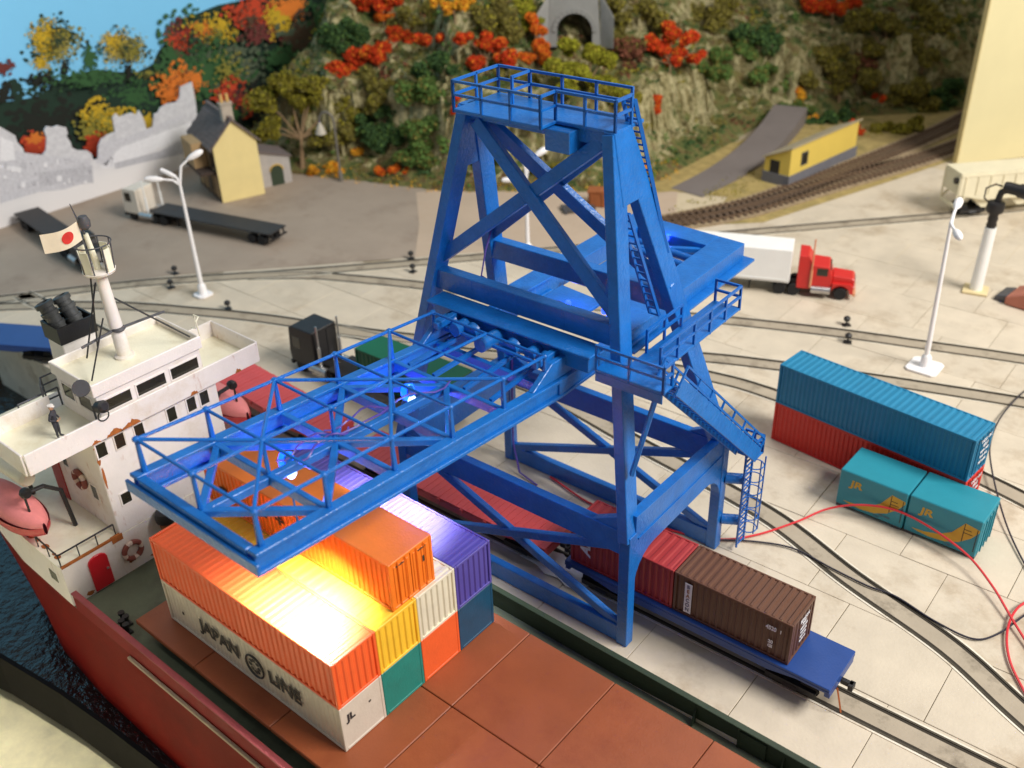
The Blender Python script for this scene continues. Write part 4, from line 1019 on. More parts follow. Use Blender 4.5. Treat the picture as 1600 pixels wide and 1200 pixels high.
# ------------------------------------------------------------------ trucks
TRW = mat('trailer_white_plastic', sr(246,246,242), .4, .03, 1, .01); TRRED = mat('cab_red_plastic', sr(206,44,40), .35, .08, 1.2, .01)
DECKBK = mat('black_trailer_deck', sr(52,50,50), .6, .15, 1.2, .03)
def wheelset(par, x, dual=True, r=.52, hw=1.0):
    for s in (-1,1):
        w_ = M(); 
        for k in range(2 if dual else 1):
            y = s*(hw - k*.33); w_.lathe([(r*.55,-.13),(r*.9,-.14),(r,-.09),(r,.09),(r*.9,.14),(r*.55,.13)], 16, (x,y,r), (0,s,0))
        o = w_.build('wheel', RUBBER, par, True)
        M().lathe([(r*.5,-.02),(r*.52,.1),(r*.3,.06),(.1,.12)], 12, (x, s*hw, r), (0,s,0)).build('rim', GREYDK, o, True)
def tractor(t, x0, m_, sleeper=True, stacks=True, stack_mat=STEEL, tank_mat=STEEL):
    """bonneted tractor pointing to +x; x0 is the rear of its frame"""
    M().box(x0, x0+6.2, -.42, .42, .55, .85).build('chassis', BLACK, t)
    wheelset(t, x0+.7); wheelset(t, x0+1.85); wheelset(t, x0+5.5, False, .52, 1.02)
    cab = M().prism([(x0+3.1,-1.1,.75),(x0+4.75,-1.1,.75),(x0+4.75,-1.1,1.9),(x0+4.45,-1.1,2.75),(x0+3.1,-1.1,2.85)], (0,2.2,0))
    co = cab.build('cab', m_, t, bevel=.06)
    if sleeper: M().prism([(x0+2.0,-1.15,.7),(x0+3.08,-1.15,.7),(x0+3.08,-1.15,3.0),(x0+2.75,-1.15,3.55),(x0+2.0,-1.15,3.6)], (0,2.3,0)).build('sleeper', m_, t, bevel=.06)
    M().prism([(x0+4.77,-.85,.85),(x0+6.5,-.85,.85),(x0+6.5,-.85,1.72),(x0+6.3,-.85,1.85),(x0+4.77,-.85,1.98)], (0,1.7,0)).build('bonnet', m_, t, bevel=.07)
    for s in (-1,1):
        fd_ = M().prism([(x0+4.8,s*.86,.75)]+[(x0+5.5+.72*math.cos(a),s*.86,.6+.68*math.sin(a)) for a in np.linspace(math.pi,0,9)]+[(x0+6.45,s*.86,.6),(x0+6.45,s*.86,1.15),(x0+6.2,s*.86,1.42),(x0+4.8,s*.86,1.42)], (0,s*.32,0))
        fd_.build('fender', m_, t, bevel=.03)
        M().box(x0+3.5,x0+4.35,s*1.1-.012,s*1.1+.012,1.95,2.6).build('side_window', DKGLASS, co)
        M().tube([(x0+3.2,s*1.12,.72),(x0+4.7,s*1.12,.72)], .32, 14).build('fuel_tank', tank_mat, t, True)
        if stacks: M().tube([(x0+3.1,s*1.22,.9),(x0+3.1,s*1.22,2.4)], .1, 10).tube([(x0+3.1,s*1.22,2.4),(x0+3.1,s*1.22,4.1)], .06, 8).build('exhaust_stack', stack_mat, t, True)
        M().lathe([(.1,-.05),(.13,.04)], 10, (x0+6.52,s*.62,1.0), (1,0,0)).build('headlight', WHITEPRINT, t)
    M().box(x0+4.46,x0+4.6,-.95,.95,2.0,2.62).build('windscreen', DKGLASS, co)
    M().box(x0+6.5,x0+6.56,-.5,.5,.95,1.65).build('grille', STEEL, t)
    M().box(x0+6.45,x0+6.68,-1.15,1.15,.42,.72).build('bumper', stack_mat, t, bevel=.03)
def cabover(t, x0, m_, stack_mat=STEEL, tank_mat=STEEL, H=3.7, xc=3.0):
    M().box(x0, x0+5.6, -.42, .42, .55, .85).build('chassis', BLACK, t)
    wheelset(t, x0+.7); wheelset(t, x0+1.85); wheelset(t, x0+4.7, False, .52, 1.02)
    co = M().prism([(x0+xc,-1.2,.75),(x0+5.6,-1.2,.75),(x0+5.7,-1.2,1.6),(x0+5.5,-1.2,H-.2),(x0+5.2,-1.2,H),(x0+xc,-1.2,H)], (0,2.4,0)).build('cab', m_, t, bevel=.06)
    for s in (-1,1):
        M().box(x0+4.4,x0+5.2,s*1.2-.012,s*1.2+.012,2.0,2.9).build('side_window', DKGLASS, co)
        M().tube([(x0+1.9,s*1.08,.74),(x0+3.6,s*1.08,.74)], .34, 14).build('fuel_tank', tank_mat, t, True)
        M().tube([(x0+2.6,s*1.0,.9),(x0+2.6,s*1.0,2.6)], .12, 10).tube([(x0+2.6,s*1.0,2.6),(x0+2.6,s*1.0,4.3)], .07, 8).build('exhaust_stack', stack_mat, t, True)
        M().box(x0+5.6,x0+5.66,s*.85-.2,s*.85+.2,1.0,1.2).build('headlight', WHITEPRINT, t)
        M().box(x0+xc-.05,x0+xc+.06,s*.62-.42,s*.62+.42,.9,H-.25).build('cab_back_panel', m_, t)
    M().box(x0+5.5,x0+5.64,-1.05,1.05,2.0,2.9).build('windscreen', DKGLASS, co)
    M().box(x0+5.5,x0+5.75,-1.2,1.2,.42,.75).build('bumper', BLACK, t, bevel=.03)
def flatbed(t, x0, x1, deck=1.3, m_=None, tail=True):
    m_ = m_ or DECKBK
    M().box(x0, x1, -1.25, 1.25, deck-.14, deck).build('trailer_deck', m_, t, bevel=.02)
    for s in (-1,1): M().box(x0+.4, x1-.5, s*.5-.08, s*.5+.08, deck-.5, deck-.142).build('trailer_beam', BLACK, t)
    wheelset(t, x0+1.2, True, .5); wheelset(t, x0+2.4, True, .5)
    if tail:
        M().box(x0-.05,x0+.1,-1.2,1.2,deck-.75,deck-.6).box(x0,x0+.1,-.9,-.75,deck-.6,deck-.142).box(x0,x0+.1,.75,.9,deck-.6,deck-.142).build('rear_bumper', BLACK, t)
    for s in (-1,1): M().box(x1-3.2,x1-3.05,s*.7-.08,s*.7+.08,.1,deck-.5).build('landing_leg', BLACK, t)
# red tractor with white box trailer
a = .395
t = thing('semi_truck', 'red bonneted truck with a long white box trailer behind the crane', 'truck', (-7.4,56.05,.03), a, 'trucks on the quay')
tractor(t, -1.9, TRRED, True, True, mat('cream_stack', sr(214,150,110), .5, .1, 2, 0))
flatbed(t, -13.5, -.5, 1.25, TRW); M().box(-13.5,-.45,-1.3,1.3,1.27,4.0).build('trailer_box', TRW, t, bevel=.05)
M().box(-13.3,-.7,-1.33,-1.3,1.3,1.4).build('trailer_skirt', TRW, t)
# black tractor with green container
t = thing('semi_truck', 'black truck with silver stacks and a green container on its trailer', 'truck', (-28.9,23.7,.03), math.pi+.03, 'trucks on the quay')
cabover(t, -3.3, BLACK)
flatbed(t, -11.5, -1.6, 1.25)
c_ = container('green container riding on the trailer of the black truck', 8.6, 2.44, 2.55, P_GREEN, (-20.1,24.2,1.29), .03, None, pitch=.4, depth=.04, roofribs=False)
# white tractor with long black flatbed, and the second one half hidden by the mast
t = thing('semi_truck', 'white truck with an empty black flatbed trailer in front of the yellow house', 'truck', (-66.6,33.35,.03), math.pi+.222, 'trucks on the quay')
cabover(t, -3.4, mat('cab_cream_plastic', sr(232,222,206), .45, .05, 1, .01), TRW, STEEL, 3.3, 3.6); flatbed(t, -16.3, -1.2, 1.35)
t = thing('semi_truck', 'empty black flatbed truck at the far left, partly behind the ship mast', 'truck', (-63.9,23.7,.03), -.125, 'trucks on the quay')
tractor(t, -1.8, BLACK, False, False); flatbed(t, -12.2, .4, 1.35)

# ------------------------------------------------------------------ hopper wagon at the right edge
hp = thing('hopper_wagon', 'white hopper wagon at the right edge of the photo behind the street lamp', 'rail wagon', (2.6,85.6,.05), .82)
HWH = mat('hopper_cream_white', sr(228,220,190), .5, .08, .8, .02)
L = 17
M().prism([(-L/2,-1.5,2.3),(-L/2+.0,-1.5,4.3),(L/2,-1.5,4.3),(L/2,-1.5,2.3),(L/2-2.6,-1.5,1.7),(-L/2+2.6,-1.5,1.7)], (0,3.0,0)).build('hopper_body', HWH, hp, bevel=.05)
for k in range(4):
    x = -L/2+3.2+k*3.6; M().prism([(x-1.4,-1.0,1.72),(x+1.4,-1.0,1.72),(x+.3,-1.0,.8),(x-.3,-1.0,.8)], (0,2,0)).build('hopper_chute', HWH, hp)
M().box(-L/2,L/2,-1.56,-1.5,4.1,4.3).box(-L/2,L/2,-1.45,1.45,4.3,4.42).build('roof_walk', HWH, hp)
for s in (-1,1):
    M().box(s*(L/2)-.1,s*(L/2)+.1,-1.4,1.4,1.0,1.3).build('end_sill', HWH, hp)
    for y in (-1.35,1.35): M().beam((s*L/2,y,1.2),(s*(L/2-1.2),y,2.6), .16).beam((s*L/2,y,1.25),(s*L/2,y,4.2), .14, up=(1,0,0)).build('end_post', HWH, hp)
    bogie(hp, s*(L/2-2.1), BLACK, 1.5)
for k in range(14): M().box(-L/2+.5+k*1.23-.05,-L/2+.5+k*1.23+.05,-1.6,-1.5,2.35,4.1).build('side_rib', HWH, hp)
M().lathe([(.3,0),(.3,.25)], 14, (-L/2,-.9,3.6), (-1,0,0)).build('brake_wheel', BLACK, hp)

# ------------------------------------------------------------------ lamps, post
LAMPW = mat('lamp_white_plastic', sr(246,244,244), .4, .03, 1, 0)
def lamp(label, loc, H, arms, lean=(0,0), plate=1.4, rz=0.0):
    t = thing('street_lamp', label, 'street lamp', loc, rz, 'white street lamps on the quay')
    M().prism([(-plate/2+.25,-plate/2,0),(plate/2-.25,-plate/2,0),(plate/2,-plate/2+.25,0),(plate/2,plate/2-.25,0),(plate/2-.25,plate/2,0),(-plate/2+.25,plate/2,0),(-plate/2,plate/2-.25,0),(-plate/2,-plate/2+.25,0)], (0,0,.16)).build('base_plate', LAMPW, t, bevel=.03)
    top = Vector((lean[0]*H, lean[1]*H, H))
    M().tube([(0,0,.15), top], .2, 12, r2=.12).lathe([(.36,.16),(.36,.9),(.22,1.1)], 12).build('pole', LAMPW, t, True)
    for (dx, dy, dz, s_) in arms:
        e = top + Vector((dx,dy,dz)); mid = top + Vector((dx*.35, dy*.35, dz*.75))
        o = M().tube([top, mid, e], .12, 8, r2=.09).build('arm', LAMPW, t, True)
        d = (e-mid).normalized(); d.z *= .6
        M().lathe([(.05,-.1),(.15,.1),(.26*s_,.5),(.27*s_,1.0),(.17,1.35),(.03,1.45)], 12, e - d*.2, d).build('lamp_head', LAMPW, o, True)
lamp('three-armed white street lamp between the yard and the ship', (-47.2,25.8,.03), 9.9, [(.5,1.0,2.0,1.0),(-1.0,-1.0,.55,.95),(-.35,-.15,.7,.7)], (.004,.0))
lamp('white street lamp on a square plate at the right, above the teal container', (5.7,49.9,.03), 11.0, [(-.2,1.2,.7,1.1),(.6,-.9,-.1,1.0)], (-.025,0), 2.2)
lamp('white street lamp seen through the upper crane frame', tuple(uz(825,397,.03)), 7.1, [(.5,.8,2.0,1.1),(-.7,-.6,.0,.9),(-.3,.2,1.2,.6)], (0,0))
g_ = thing('street_lamp', 'grey gooseneck lamp with bell shade at the foot of the hill', 'street lamp', (-58.7,51.9,.01))
GL = mat('weathered_grey_metal', sr(112,108,100), .6, .15, 2, .02)
M().tube([(0,0,0),(0,0,6.6)] + [(-.75+.75*math.cos(a), -.35+.35*math.cos(a), 6.6+.95*math.sin(a)) for a in np.linspace(.2,math.pi,8)] + [(-1.5,-.7,6.1)], .13, 8).lathe([(.25,0),(.25,1.0),(.15,1.2)], 10).build('post', GL, g_, True)
M().lathe([(.15,.5),(.2,.3),(.38,.0),(.62,-.7),(.58,-.7),(.3,0)], 14, (-1.5,-.7,5.9)).build('shade', mat('pale_shade_metal', sr(186,180,164), .5, .1, 2, .01), g_, True)
ps = thing('signal_post', 'thick white post carrying a black lamp unit at the right edge', 'signal post', (4.5,64.4,.0), .2)
M().box(-.95,.95,-.9,.9,.03,.22).build('base', mat('pale_yellow_base', sr(222,204,156), .7, .08, 1, .02), ps, bevel=.04)
M().tube([(0,0,.2),(.06,0,5.6)], .5, 16, r2=.44).build('post', TRW, ps, True)
hd = M().lathe([(.34,0),(.4,.2),(.34,.5),(.4,.7),(.34,1.0),(.42,1.25),(.62,1.3),(.7,1.7),(.62,2.1),(.4,2.2)], 14, (.05,0,5.6)).build('lamp_unit', BLACK, ps, True)
M().tube([(.1,0,7.8),(.2,0,8.5),(.7,-.1,8.9)], .26, 10).lathe([(.38,-.6),(.45,-.3),(.45,.4),(.55,.6),(.55,1.3),(.4,1.35)], 14, (.9,-.1,8.95), (1,-.2,-.08)).build('spotlight', BLACK, hd, True)
M().tube([(-.3,0,7.4),(-.9,0,7.9),(-.9,0,8.7),(-.3,0,9.1),(.2,0,9.0)], .07, 6).build('cable_loop', BLACK, hd, True)
q = uz(934,320,.02); t = thing('crate', 'rust-brown crate at the hill foot seen through the upper crane frame', 'crate', tuple(q), .5)
RC = mat('rust_brown_wood', sr(158,92,50), .85, .2, 1.5, .04)
M().box(-.9,.9,-.7,.7,.05,1.5).build('box', RC, t, bevel=.03); M().box(-1.0,1.0,-.8,.8,1.5,1.68).build('lid', RC, t, bevel=.02)
for x in (-.6,.6): M().box(x-.1,x+.1,-.78,-.702,.05,1.5).build('batten', RC, t)
q = uz(903,328,.02); t = thing('pallet', 'dark grey pallet lying flat beside the rust-brown crate', 'pallet', tuple(q), .9)
for k in range(5): M().box(-1.6,1.6,-.9+k*.4,-.6+k*.4,.24,.34).build('slat', GREYDK, t)
for x in (-1.4,0,1.4): M().box(x-.12,x+.12,-.9,1.0,.01,.238).build('bearer', GREYDK, t)
# brick-red ramp block at the right edge
rb = thing('loading_ramp', 'brick red loading ramp with dark grey toe at the right edge', 'ramp', (6.3,64.6,.0), -.10)
M().prism([(.9,-1.3,.02),(.9,-1.3,.75),(2.2,-1.3,1.35),(9,-1.3,2.3),(9,-1.3,.02)], (0,2.6,0)).build('ramp', mat('brick_red_ramp', sr(178,112,92), .8, .15, .8, .03), rb, bevel=.12)
M().prism([(-.1,-1.0,.02),(.1,-1.0,.5),(.898,-1.0,.72),(.898,-1.0,.02)], (0,2.0,0)).build('toe', GREYDK, rb, bevel=.08)

# ------------------------------------------------------------------ wires
WRED = mat('red_wire_plastic', sr(214,52,60), .35, .06, 2, 0); WBLK = mat('black_wire_plastic', sr(40,38,52), .4, .1, 2, 0)
def wire(label, pts, mm, r=.065):
    P = [Vector(p) for p in pts]; out = []; Q = [P[0]*2-P[1]] + P + [P[-1]*2-P[-2]]
    for i in range(1,len(Q)-2):
        for k in range(8):
            t = k/8; a, b, c, d = Q[i-1:i+3]
            out.append(.5*((2*b)+(c-a)*t+(2*a-5*b+4*c-d)*t*t+(3*b-a-3*c+d)*t**3))
    out.append(P[-1]); o = M().tube(out, r, 7).build('wire', mm, None, True); tag(o, label, 'wire', 'loose wires on the quay')
H_ = lambda px, py, z: uz(px, py, z)
wp = M(); wp.prism([uz(px,py,.075) for px, py in ((812,868),(850,858),(880,866),(893,882),(915,900),(922,915),(900,922),(884,916),(872,903),(850,896),(838,882))], (0,0,.02)); wp.build('white_plaster_patch', TRW, kind='structure')
wire('red wire looping from the crane leg across the quay to the right edge', [H_(860,745,.15),H_(930,790,.12),H_(1040,826,.12),H_(1120,842,.12),H_(1180,836,.12),H_(1245,815,.12),H_(1290,796,.35),H_(1340,789,1.0),H_(1395,796,1.3),H_(1450,822,1.2),H_(1510,866,.8),H_(1550,915,.5),H_(1580,965,.3),H_(1620,1030,.15)], WRED)
wire('short red wire end curving up at the right edge', [H_(1625,930,.3),H_(1590,950,.3),H_(1574,985,.2),H_(1577,1030,.15),H_(1600,1080,.12),H_(1640,1150,.12)], WRED)
wire('black wire wandering over the curved track to the right edge', [H_(1120,843,.13),H_(1180,846,.13),H_(1240,857,.13),H_(1300,888,.14),H_(1355,915,.15),H_(1400,932,.14),H_(1460,970,.12),H_(1520,998,.12),H_(1560,990,.12),H_(1600,962,.25),H_(1650,930,.3)], WBLK, .052)
wire('black cable hanging in a curve at the right edge, beside the long teal container', [H_(1640,590,.15),H_(1600,612,.15),H_(1565,650,.3),H_(1548,690,.5),H_(1549,730,.5),H_(1566,800,.3),H_(1590,860,.15),H_(1640,950,.12)], WBLK, .052)
# ------------------------------------------------------------------ hill
FOOT = [(-100,47),(-66,50),(-57,53),(-47,56),(-39,61.6),(-34,65),(-30.5,71),(-30,83),(-31,95),(-23,104),(-14,113),(0,122),(30,134)]
PD = [-50,0,1.5,3.2,5.2,9,12,15,22,30,45,80]; PZ = [0,0,.8,2.2,8.2,9.6,11,15.5,19.5,25,32,36]
def hdist(x, y):
    x = np.asarray(x, float); y = np.asarray(y, float); best = np.full(x.shape, 1e9); sg = np.ones(x.shape)
    for (ax, ay), (bx_, by_) in zip(FOOT[:-1], FOOT[1:]):
        dx, dy = bx_-ax, by_-ay; L_ = dx*dx+dy*dy
        t = np.clip(((x-ax)*dx+(y-ay)*dy)/L_, 0, 1); d = np.hypot(x-ax-t*dx, y-ay-t*dy); cr = dx*(y-ay)-dy*(x-ax)
        m = d < best; best = np.where(m, d, best); sg = np.where(m, np.sign(cr), sg)
    return best*sg
def hz(x, y):
    x = np.asarray(x, float); y = np.asarray(y, float); d = hdist(x, y)
    wv = 1.6*np.sin(x*.31+y*.17)+1.1*np.sin(x*.13-y*.37+1)+.7*np.sin(x*.71+y*.6)
    dd = np.where(d > 0, np.maximum(d+wv*np.clip(d/6,0,1), .02), d)
    z = np.interp(dd, PD, PZ)
    lump = .5*np.sin(x*1.3+1.7*np.sin(y*.9))*np.sin(y*1.1+1.3*np.sin(x*.8))+.3*np.sin(x*2.9+y*2.2)*np.sin(y*3.1-x*1.4)
    lump += .22*np.sin(x*5.1+2*np.sin(y*2.3))*np.sin(y*4.7+2*np.sin(x*1.9))
    k = np.clip((x+80)/9, 0, 1)
    return np.where(dd > 0, (z+lump*np.clip(dd/4,0,1))*k*k*(3-2*k), 0) - np.where(d < 0, .3, 0)
xs_ = np.arange(-84, 24, .5); ys_ = np.arange(46, 150, .5)
XX, YY = np.meshgrid(xs_, ys_, indexing='ij'); ZZ = hz(XX, YY); DD = hdist(XX, YY)
# push cliff faces in and out so that they read as broken rock
JX = .35*np.sin(ZZ*2.3+XX*.9)+.25*np.sin(ZZ*4.1+YY*1.3); 
nx, ny = XX.shape
vs = np.stack([XX+JX*(ZZ > 1), YY-JX*(ZZ > 1), ZZ], -1).reshape(-1,3)
idx = np.arange(nx*ny).reshape(nx, ny); keep = (np.maximum.reduce([DD[:-1,:-1],DD[1:,:-1],DD[:-1,1:],DD[1:,1:]]) > -.6) & (DD[:-1,:-1] < 45)
qs = np.stack([idx[:-1,:-1], idx[1:,:-1], idx[1:,1:], idx[:-1,1:]], -1)[keep]
def hill_mat():
    m = bpy.data.materials.new('hill_scenery'); m.use_nodes = True; nt = m.node_tree; N = nt.nodes; L = nt.links; b = N['Principled BSDF']
    b.inputs['Roughness'].default_value = .95; b.inputs['Specular IOR Level'].default_value = .2
    tc = N.new('ShaderNodeTexCoord'); ge = N.new('ShaderNodeNewGeometry'); sx = N.new('ShaderNodeSeparateXYZ'); L.new(ge.outputs['Normal'], sx.inputs[0])
    def noise(s, d=6):
        n = N.new('ShaderNodeTexNoise'); n.inputs['Scale'].default_value = s; n.inputs['Detail'].default_value = d; n.inputs['Roughness'].default_value = .65
        L.new(tc.outputs['Object'], n.inputs['Vector']); return n.outputs['Fac']
    def ramp(src, stops):
        r = N.new('ShaderNodeValToRGB'); L.new(src, r.inputs[0]); e = r.color_ramp.elements
        while len(e) < len(stops): e.new(.5)
        for q, (p, c) in zip(e, stops): q.position = p; q.color = (*c, 1)
        return r.outputs[0]
    green = ramp(noise(.8), [(.28,sr(50,60,34)),(.42,sr(84,98,54)),(.52,sr(120,116,70)),(.62,sr(108,86,58)),(.74,sr(66,84,50))])
    rock = ramp(noise(1.1,8), [(.3,sr(96,90,60)),(.43,sr(150,142,100)),(.54,sr(196,186,144)),(.64,sr(130,128,82)),(.78,sr(90,98,58))])
    f = N.new('ShaderNodeMath'); f.operation = 'MULTIPLY_ADD'; L.new(noise(.35), f.inputs[0]); f.inputs[1].default_value = 1.1; L.new(sx.outputs['Z'], f.inputs[2])
    mr = N.new('ShaderNodeMapRange'); mr.inputs[1].default_value = .95; mr.inputs[2].default_value = 1.18; L.new(f.outputs[0], mr.inputs[0])
    mx = N.new('ShaderNodeMix'); mx.data_type = 'RGBA'; L.new(mr.outputs[0], mx.inputs[0]); L.new(rock, mx.inputs[6]); L.new(green, mx.inputs[7])
    L.new(mx.outputs[2], b.inputs['Base Color'])
    bp_ = N.new('ShaderNodeBump'); bp_.inputs['Strength'].default_value = .8; bp_.inputs['Distance'].default_value = .5; L.new(noise(2.2,8), bp_.inputs['Height']); L.new(bp_.outputs[0], b.inputs['Normal'])
    return m
me = bpy.data.meshes.new('hill'); me.from_pydata(vs.tolist(), [], qs.tolist()); me.update(); me.materials.append(hill_mat())
link('hill', me, kind='structure')
VERGE = mat('straw_verge', sr(168,148,92), .95, .3, .9, .05, 6, dirt=sr(104,104,56), dirt_amt=.8, dirt_scale=.4)
# road ramp along the foot of the hill
ROADM = mat('grey_road', sr(120,112,108), .85, .1, .4, .03, 10, dirt=sr(98,90,86), dirt_amt=.5, dirt_scale=.2)
rl_ = smooth_line([(-26.3,70.2),(-25.8,77),(-26.0,84),(-27.0,91),(-28.6,98)], 6); n = len(rl_); vs = []
for i, p in enumerate(rl_):
    d = rl_[min(i+1,n-1)]-rl_[max(i-1,0)]; d.normalize(); nn = Vector((-d.y,d.x,0)); z = .05+1.9*(i/(n-1))**1.5
    for o_ in (-2.0,2.0): q = p+nn*o_; vs += [(q.x,q.y,z),(q.x,q.y,z-1.9)]
m = M(); m.add(vs, [f for i in range(n-1) for f in ((i*4,i*4+4,i*4+6,i*4+2),(i*4,i*4+1,i*4+5,i*4+4),(i*4+2,i*4+6,i*4+7,i*4+3))]); m.build('road', ROADM, kind='structure')
vg = M(); vg.add([(-31,66,.02),(-27.6,69.8,.03),(-22.2,71.5,.02),(-20.6,63.6,.03),(-16.2,67.6,.02),(-10.5,86,.03),(-6.5,100,.02),(-1.5,118,.02),(-12,122,.02),(-24,108,.02),(-27.5,98,.03),(-30.5,86,.03)], [tuple(range(12))])
vg.build('verge', VERGE, kind='structure')
# ballasted tracks at the back: every sleeper near enough to show is a part
BALL = mat('brown_ballast', sr(158,138,108), .95, .35, 2.2, .08, 9, dirt=sr(120,98,74), dirt_amt=.7, dirt_scale=.8)
SLEEP = mat('dark_sleeper_wood', sr(98,80,64), .9, .25, 2, .05)
def ballast(pts, label):
    ln = smooth_line(pts, 6); off = ln[0].copy(); L2 = [p-off for p in ln]
    t = thing('railway_track', label, 'railway track', (off.x,off.y,0), 0, 'ballasted tracks below the hill')
    b_ = M(); strip(b_, L2, -1.7, 1.7, -.1, .14); b_.build('ballast', BALL, t)
    for s_ in (-.75,.75):
        r = M(); strip(r, L2, s_-.05, s_+.05, .14, .36); r.build('rail', mat('rusty_rail', sr(120,98,78), .5, .2, 2, .02, metal=.3), t)
    sm_ = M().box(-.14,.14,-1.25,1.25,0,.15); first = None; acc = 0
    for a, b in zip(L2[:-1], L2[1:]):
        seg = (b-a).length; d = (b-a).normalized()
        while acc < seg:
            q = a + d*acc
            if first is None: first = sm_.build('sleeper', SLEEP, t); o = first
            else: o = first.copy(); sc.collection.objects.link(o)
            o.location = (q.x, q.y, .12); o.rotation_euler = (0,0,math.atan2(d.y,d.x)); acc += .75
        acc -= seg
ballast([(-26,57.5),(-23.4,61.7),(-19.4,68.1),(-15.1,80.5),(-11.3,91.5),(-8.9,100.2),(-5.8,113.3)], 'rusty ballasted track at the foot of the hill, nearer the quay')
ballast([(-24.0,61.7),(-21.6,66.2),(-19.0,72.2),(-16.6,82.6),(-14.6,91.6),(-12.6,103),(-11.4,114)], 'rusty ballasted track next to the long yellow hut')

# ------------------------------------------------------------------ tunnel portal
STONE = mat('grey_portal_stone', sr(150,150,146), .85, .12, .8, .04, 5, dirt=sr(112,116,104), dirt_amt=.6, dirt_scale=.4)
tp_ = thing('tunnel_portal', 'grey stone tunnel mouth high on the wooded hill', 'tunnel portal', (-44.2,75.0,11.5), math.radians(32))
W2_, R2_, H2_ = 2.9, 1.95, 6.4
out = [(-W2_,0,0),(-R2_,0,0),(-R2_,0,1.6)] + [(R2_*math.cos(a),0,1.6+R2_*math.sin(a)) for a in np.linspace(math.pi,0,15)][1:-1] + [(R2_,0,1.6),(R2_,0,0),(W2_,0,0),(W2_-.5,0,H2_),(-W2_+.3,0,H2_)]
M().prism(out, (0,.7,0)).build('portal_wall', STONE, tp_)
for k in range(13):
    a0, a1 = math.pi*k/13+.012, math.pi*(k+1)/13-.012
    M().prism([(r*math.cos(a),-.12,1.6+r*math.sin(a)) for r, a in ((R2_,a0),(R2_+.5,a0),(R2_+.5,a1),(R2_,a1))], (0,.5,0)).build('arch_stone', STONE, tp_)
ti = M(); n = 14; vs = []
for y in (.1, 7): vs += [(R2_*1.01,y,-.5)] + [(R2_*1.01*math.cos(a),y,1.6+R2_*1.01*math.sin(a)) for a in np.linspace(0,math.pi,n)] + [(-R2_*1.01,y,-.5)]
k = n+2; ti.add(vs, [(i,i+1,i+1+k,i+k) for i in range(k-1)] + [tuple(range(k,2*k))]); ti.build('tunnel_lining', mat('black_lining', sr(14,14,14), .95, .2, 1, .03), tp_)  # lining coloured near black over its whole depth
for s_ in (-1,1): M().prism([(s_*W2_,0,0),(s_*(W2_+1.4),-.9,0),(s_*(W2_+1.4),-.9,3.2),(s_*(W2_-.2),0,5.6)], (0,.5,0)).build('wing_wall', STONE, tp_)

# ------------------------------------------------------------------ painted backdrop board
SKYP = mat('painted_sky_blue', sr(132,210,255), .7, .04, .06, .01, 2)
bx = -84.0
sky = M().box(bx-.4, bx, -40, 120, -1, 48).build('sky', SKYP, kind='structure')
PAINT = thing('painted_landscape', 'painted wooded hillside with autumn trees on the blue backdrop board', 'painting', (bx,40,0))
PO_ = Vector((bx,40,0))
def pm_(name, a, b=0, sc_=.5):
    m = mat(name, a, .85, .1, sc_, .02, 3); return m
M_GREEN = pm_('paint_mid_green', sr(52,92,50))
D_GREEN = pm_('paint_deep_green', sr(28,52,38), 0)
cols = {'dg': D_GREEN, 'mg': M_GREEN, 'yl': pm_('paint_yellow', sr(206,170,40),0), 'ol': pm_('paint_olive', sr(142,134,52),0), 'or': pm_('paint_orange', sr(226,126,44),0),
        'rd': pm_('paint_red', sr(198,68,36),0), 'mr': pm_('paint_maroon', sr(110,50,46),0), 'dk': pm_('paint_near_black', sr(28,32,24),0), 'br': pm_('paint_brown', sr(84,64,46),0), 'pg': pm_('paint_pale_olive', sr(186,170,92),0), 'gr': pm_('paint_grey_green', sr(84,96,74),0)}
lay = [0]
def bpt(px, py, dx=0.0):
    p = ux(px, py, bx); return Vector((bx+dx, p.y, p.z)) - PO_
def daubs(name, col, cx, cy, rx, ry, n, size, seed):
    r = random.Random(seed); m = M(); n = int(n*6); size *= .4; sd_ = seed*1.7
    for i in range(n):
        a = r.uniform(0,2*math.pi); q = min(1.05, abs(r.gauss(0,.55)))*(1+.22*math.sin(3*a+sd_)+.14*math.sin(5*a+2*sd_)); lay[0] += 1
        c = bpt(cx+rx*q*math.cos(a), cy+ry*q*math.sin(a), .02+.00006*lay[0]); s = size*r.uniform(.5,1.2); t0 = r.uniform(0,3)
        m.add([c+Vector((0, s*math.cos(b)*r.uniform(.8,1.2), s*.8*math.sin(b)*r.uniform(.8,1.2))) for b in np.linspace(t0,t0+2*math.pi,8)[:-1]], [tuple(range(7))])
    me = bpy.data.meshes.new(name); me.from_pydata(m.v, [], m.f); me.materials.append(cols[col])
    o = link(name, me, PAINT, kind='stuff'); return o
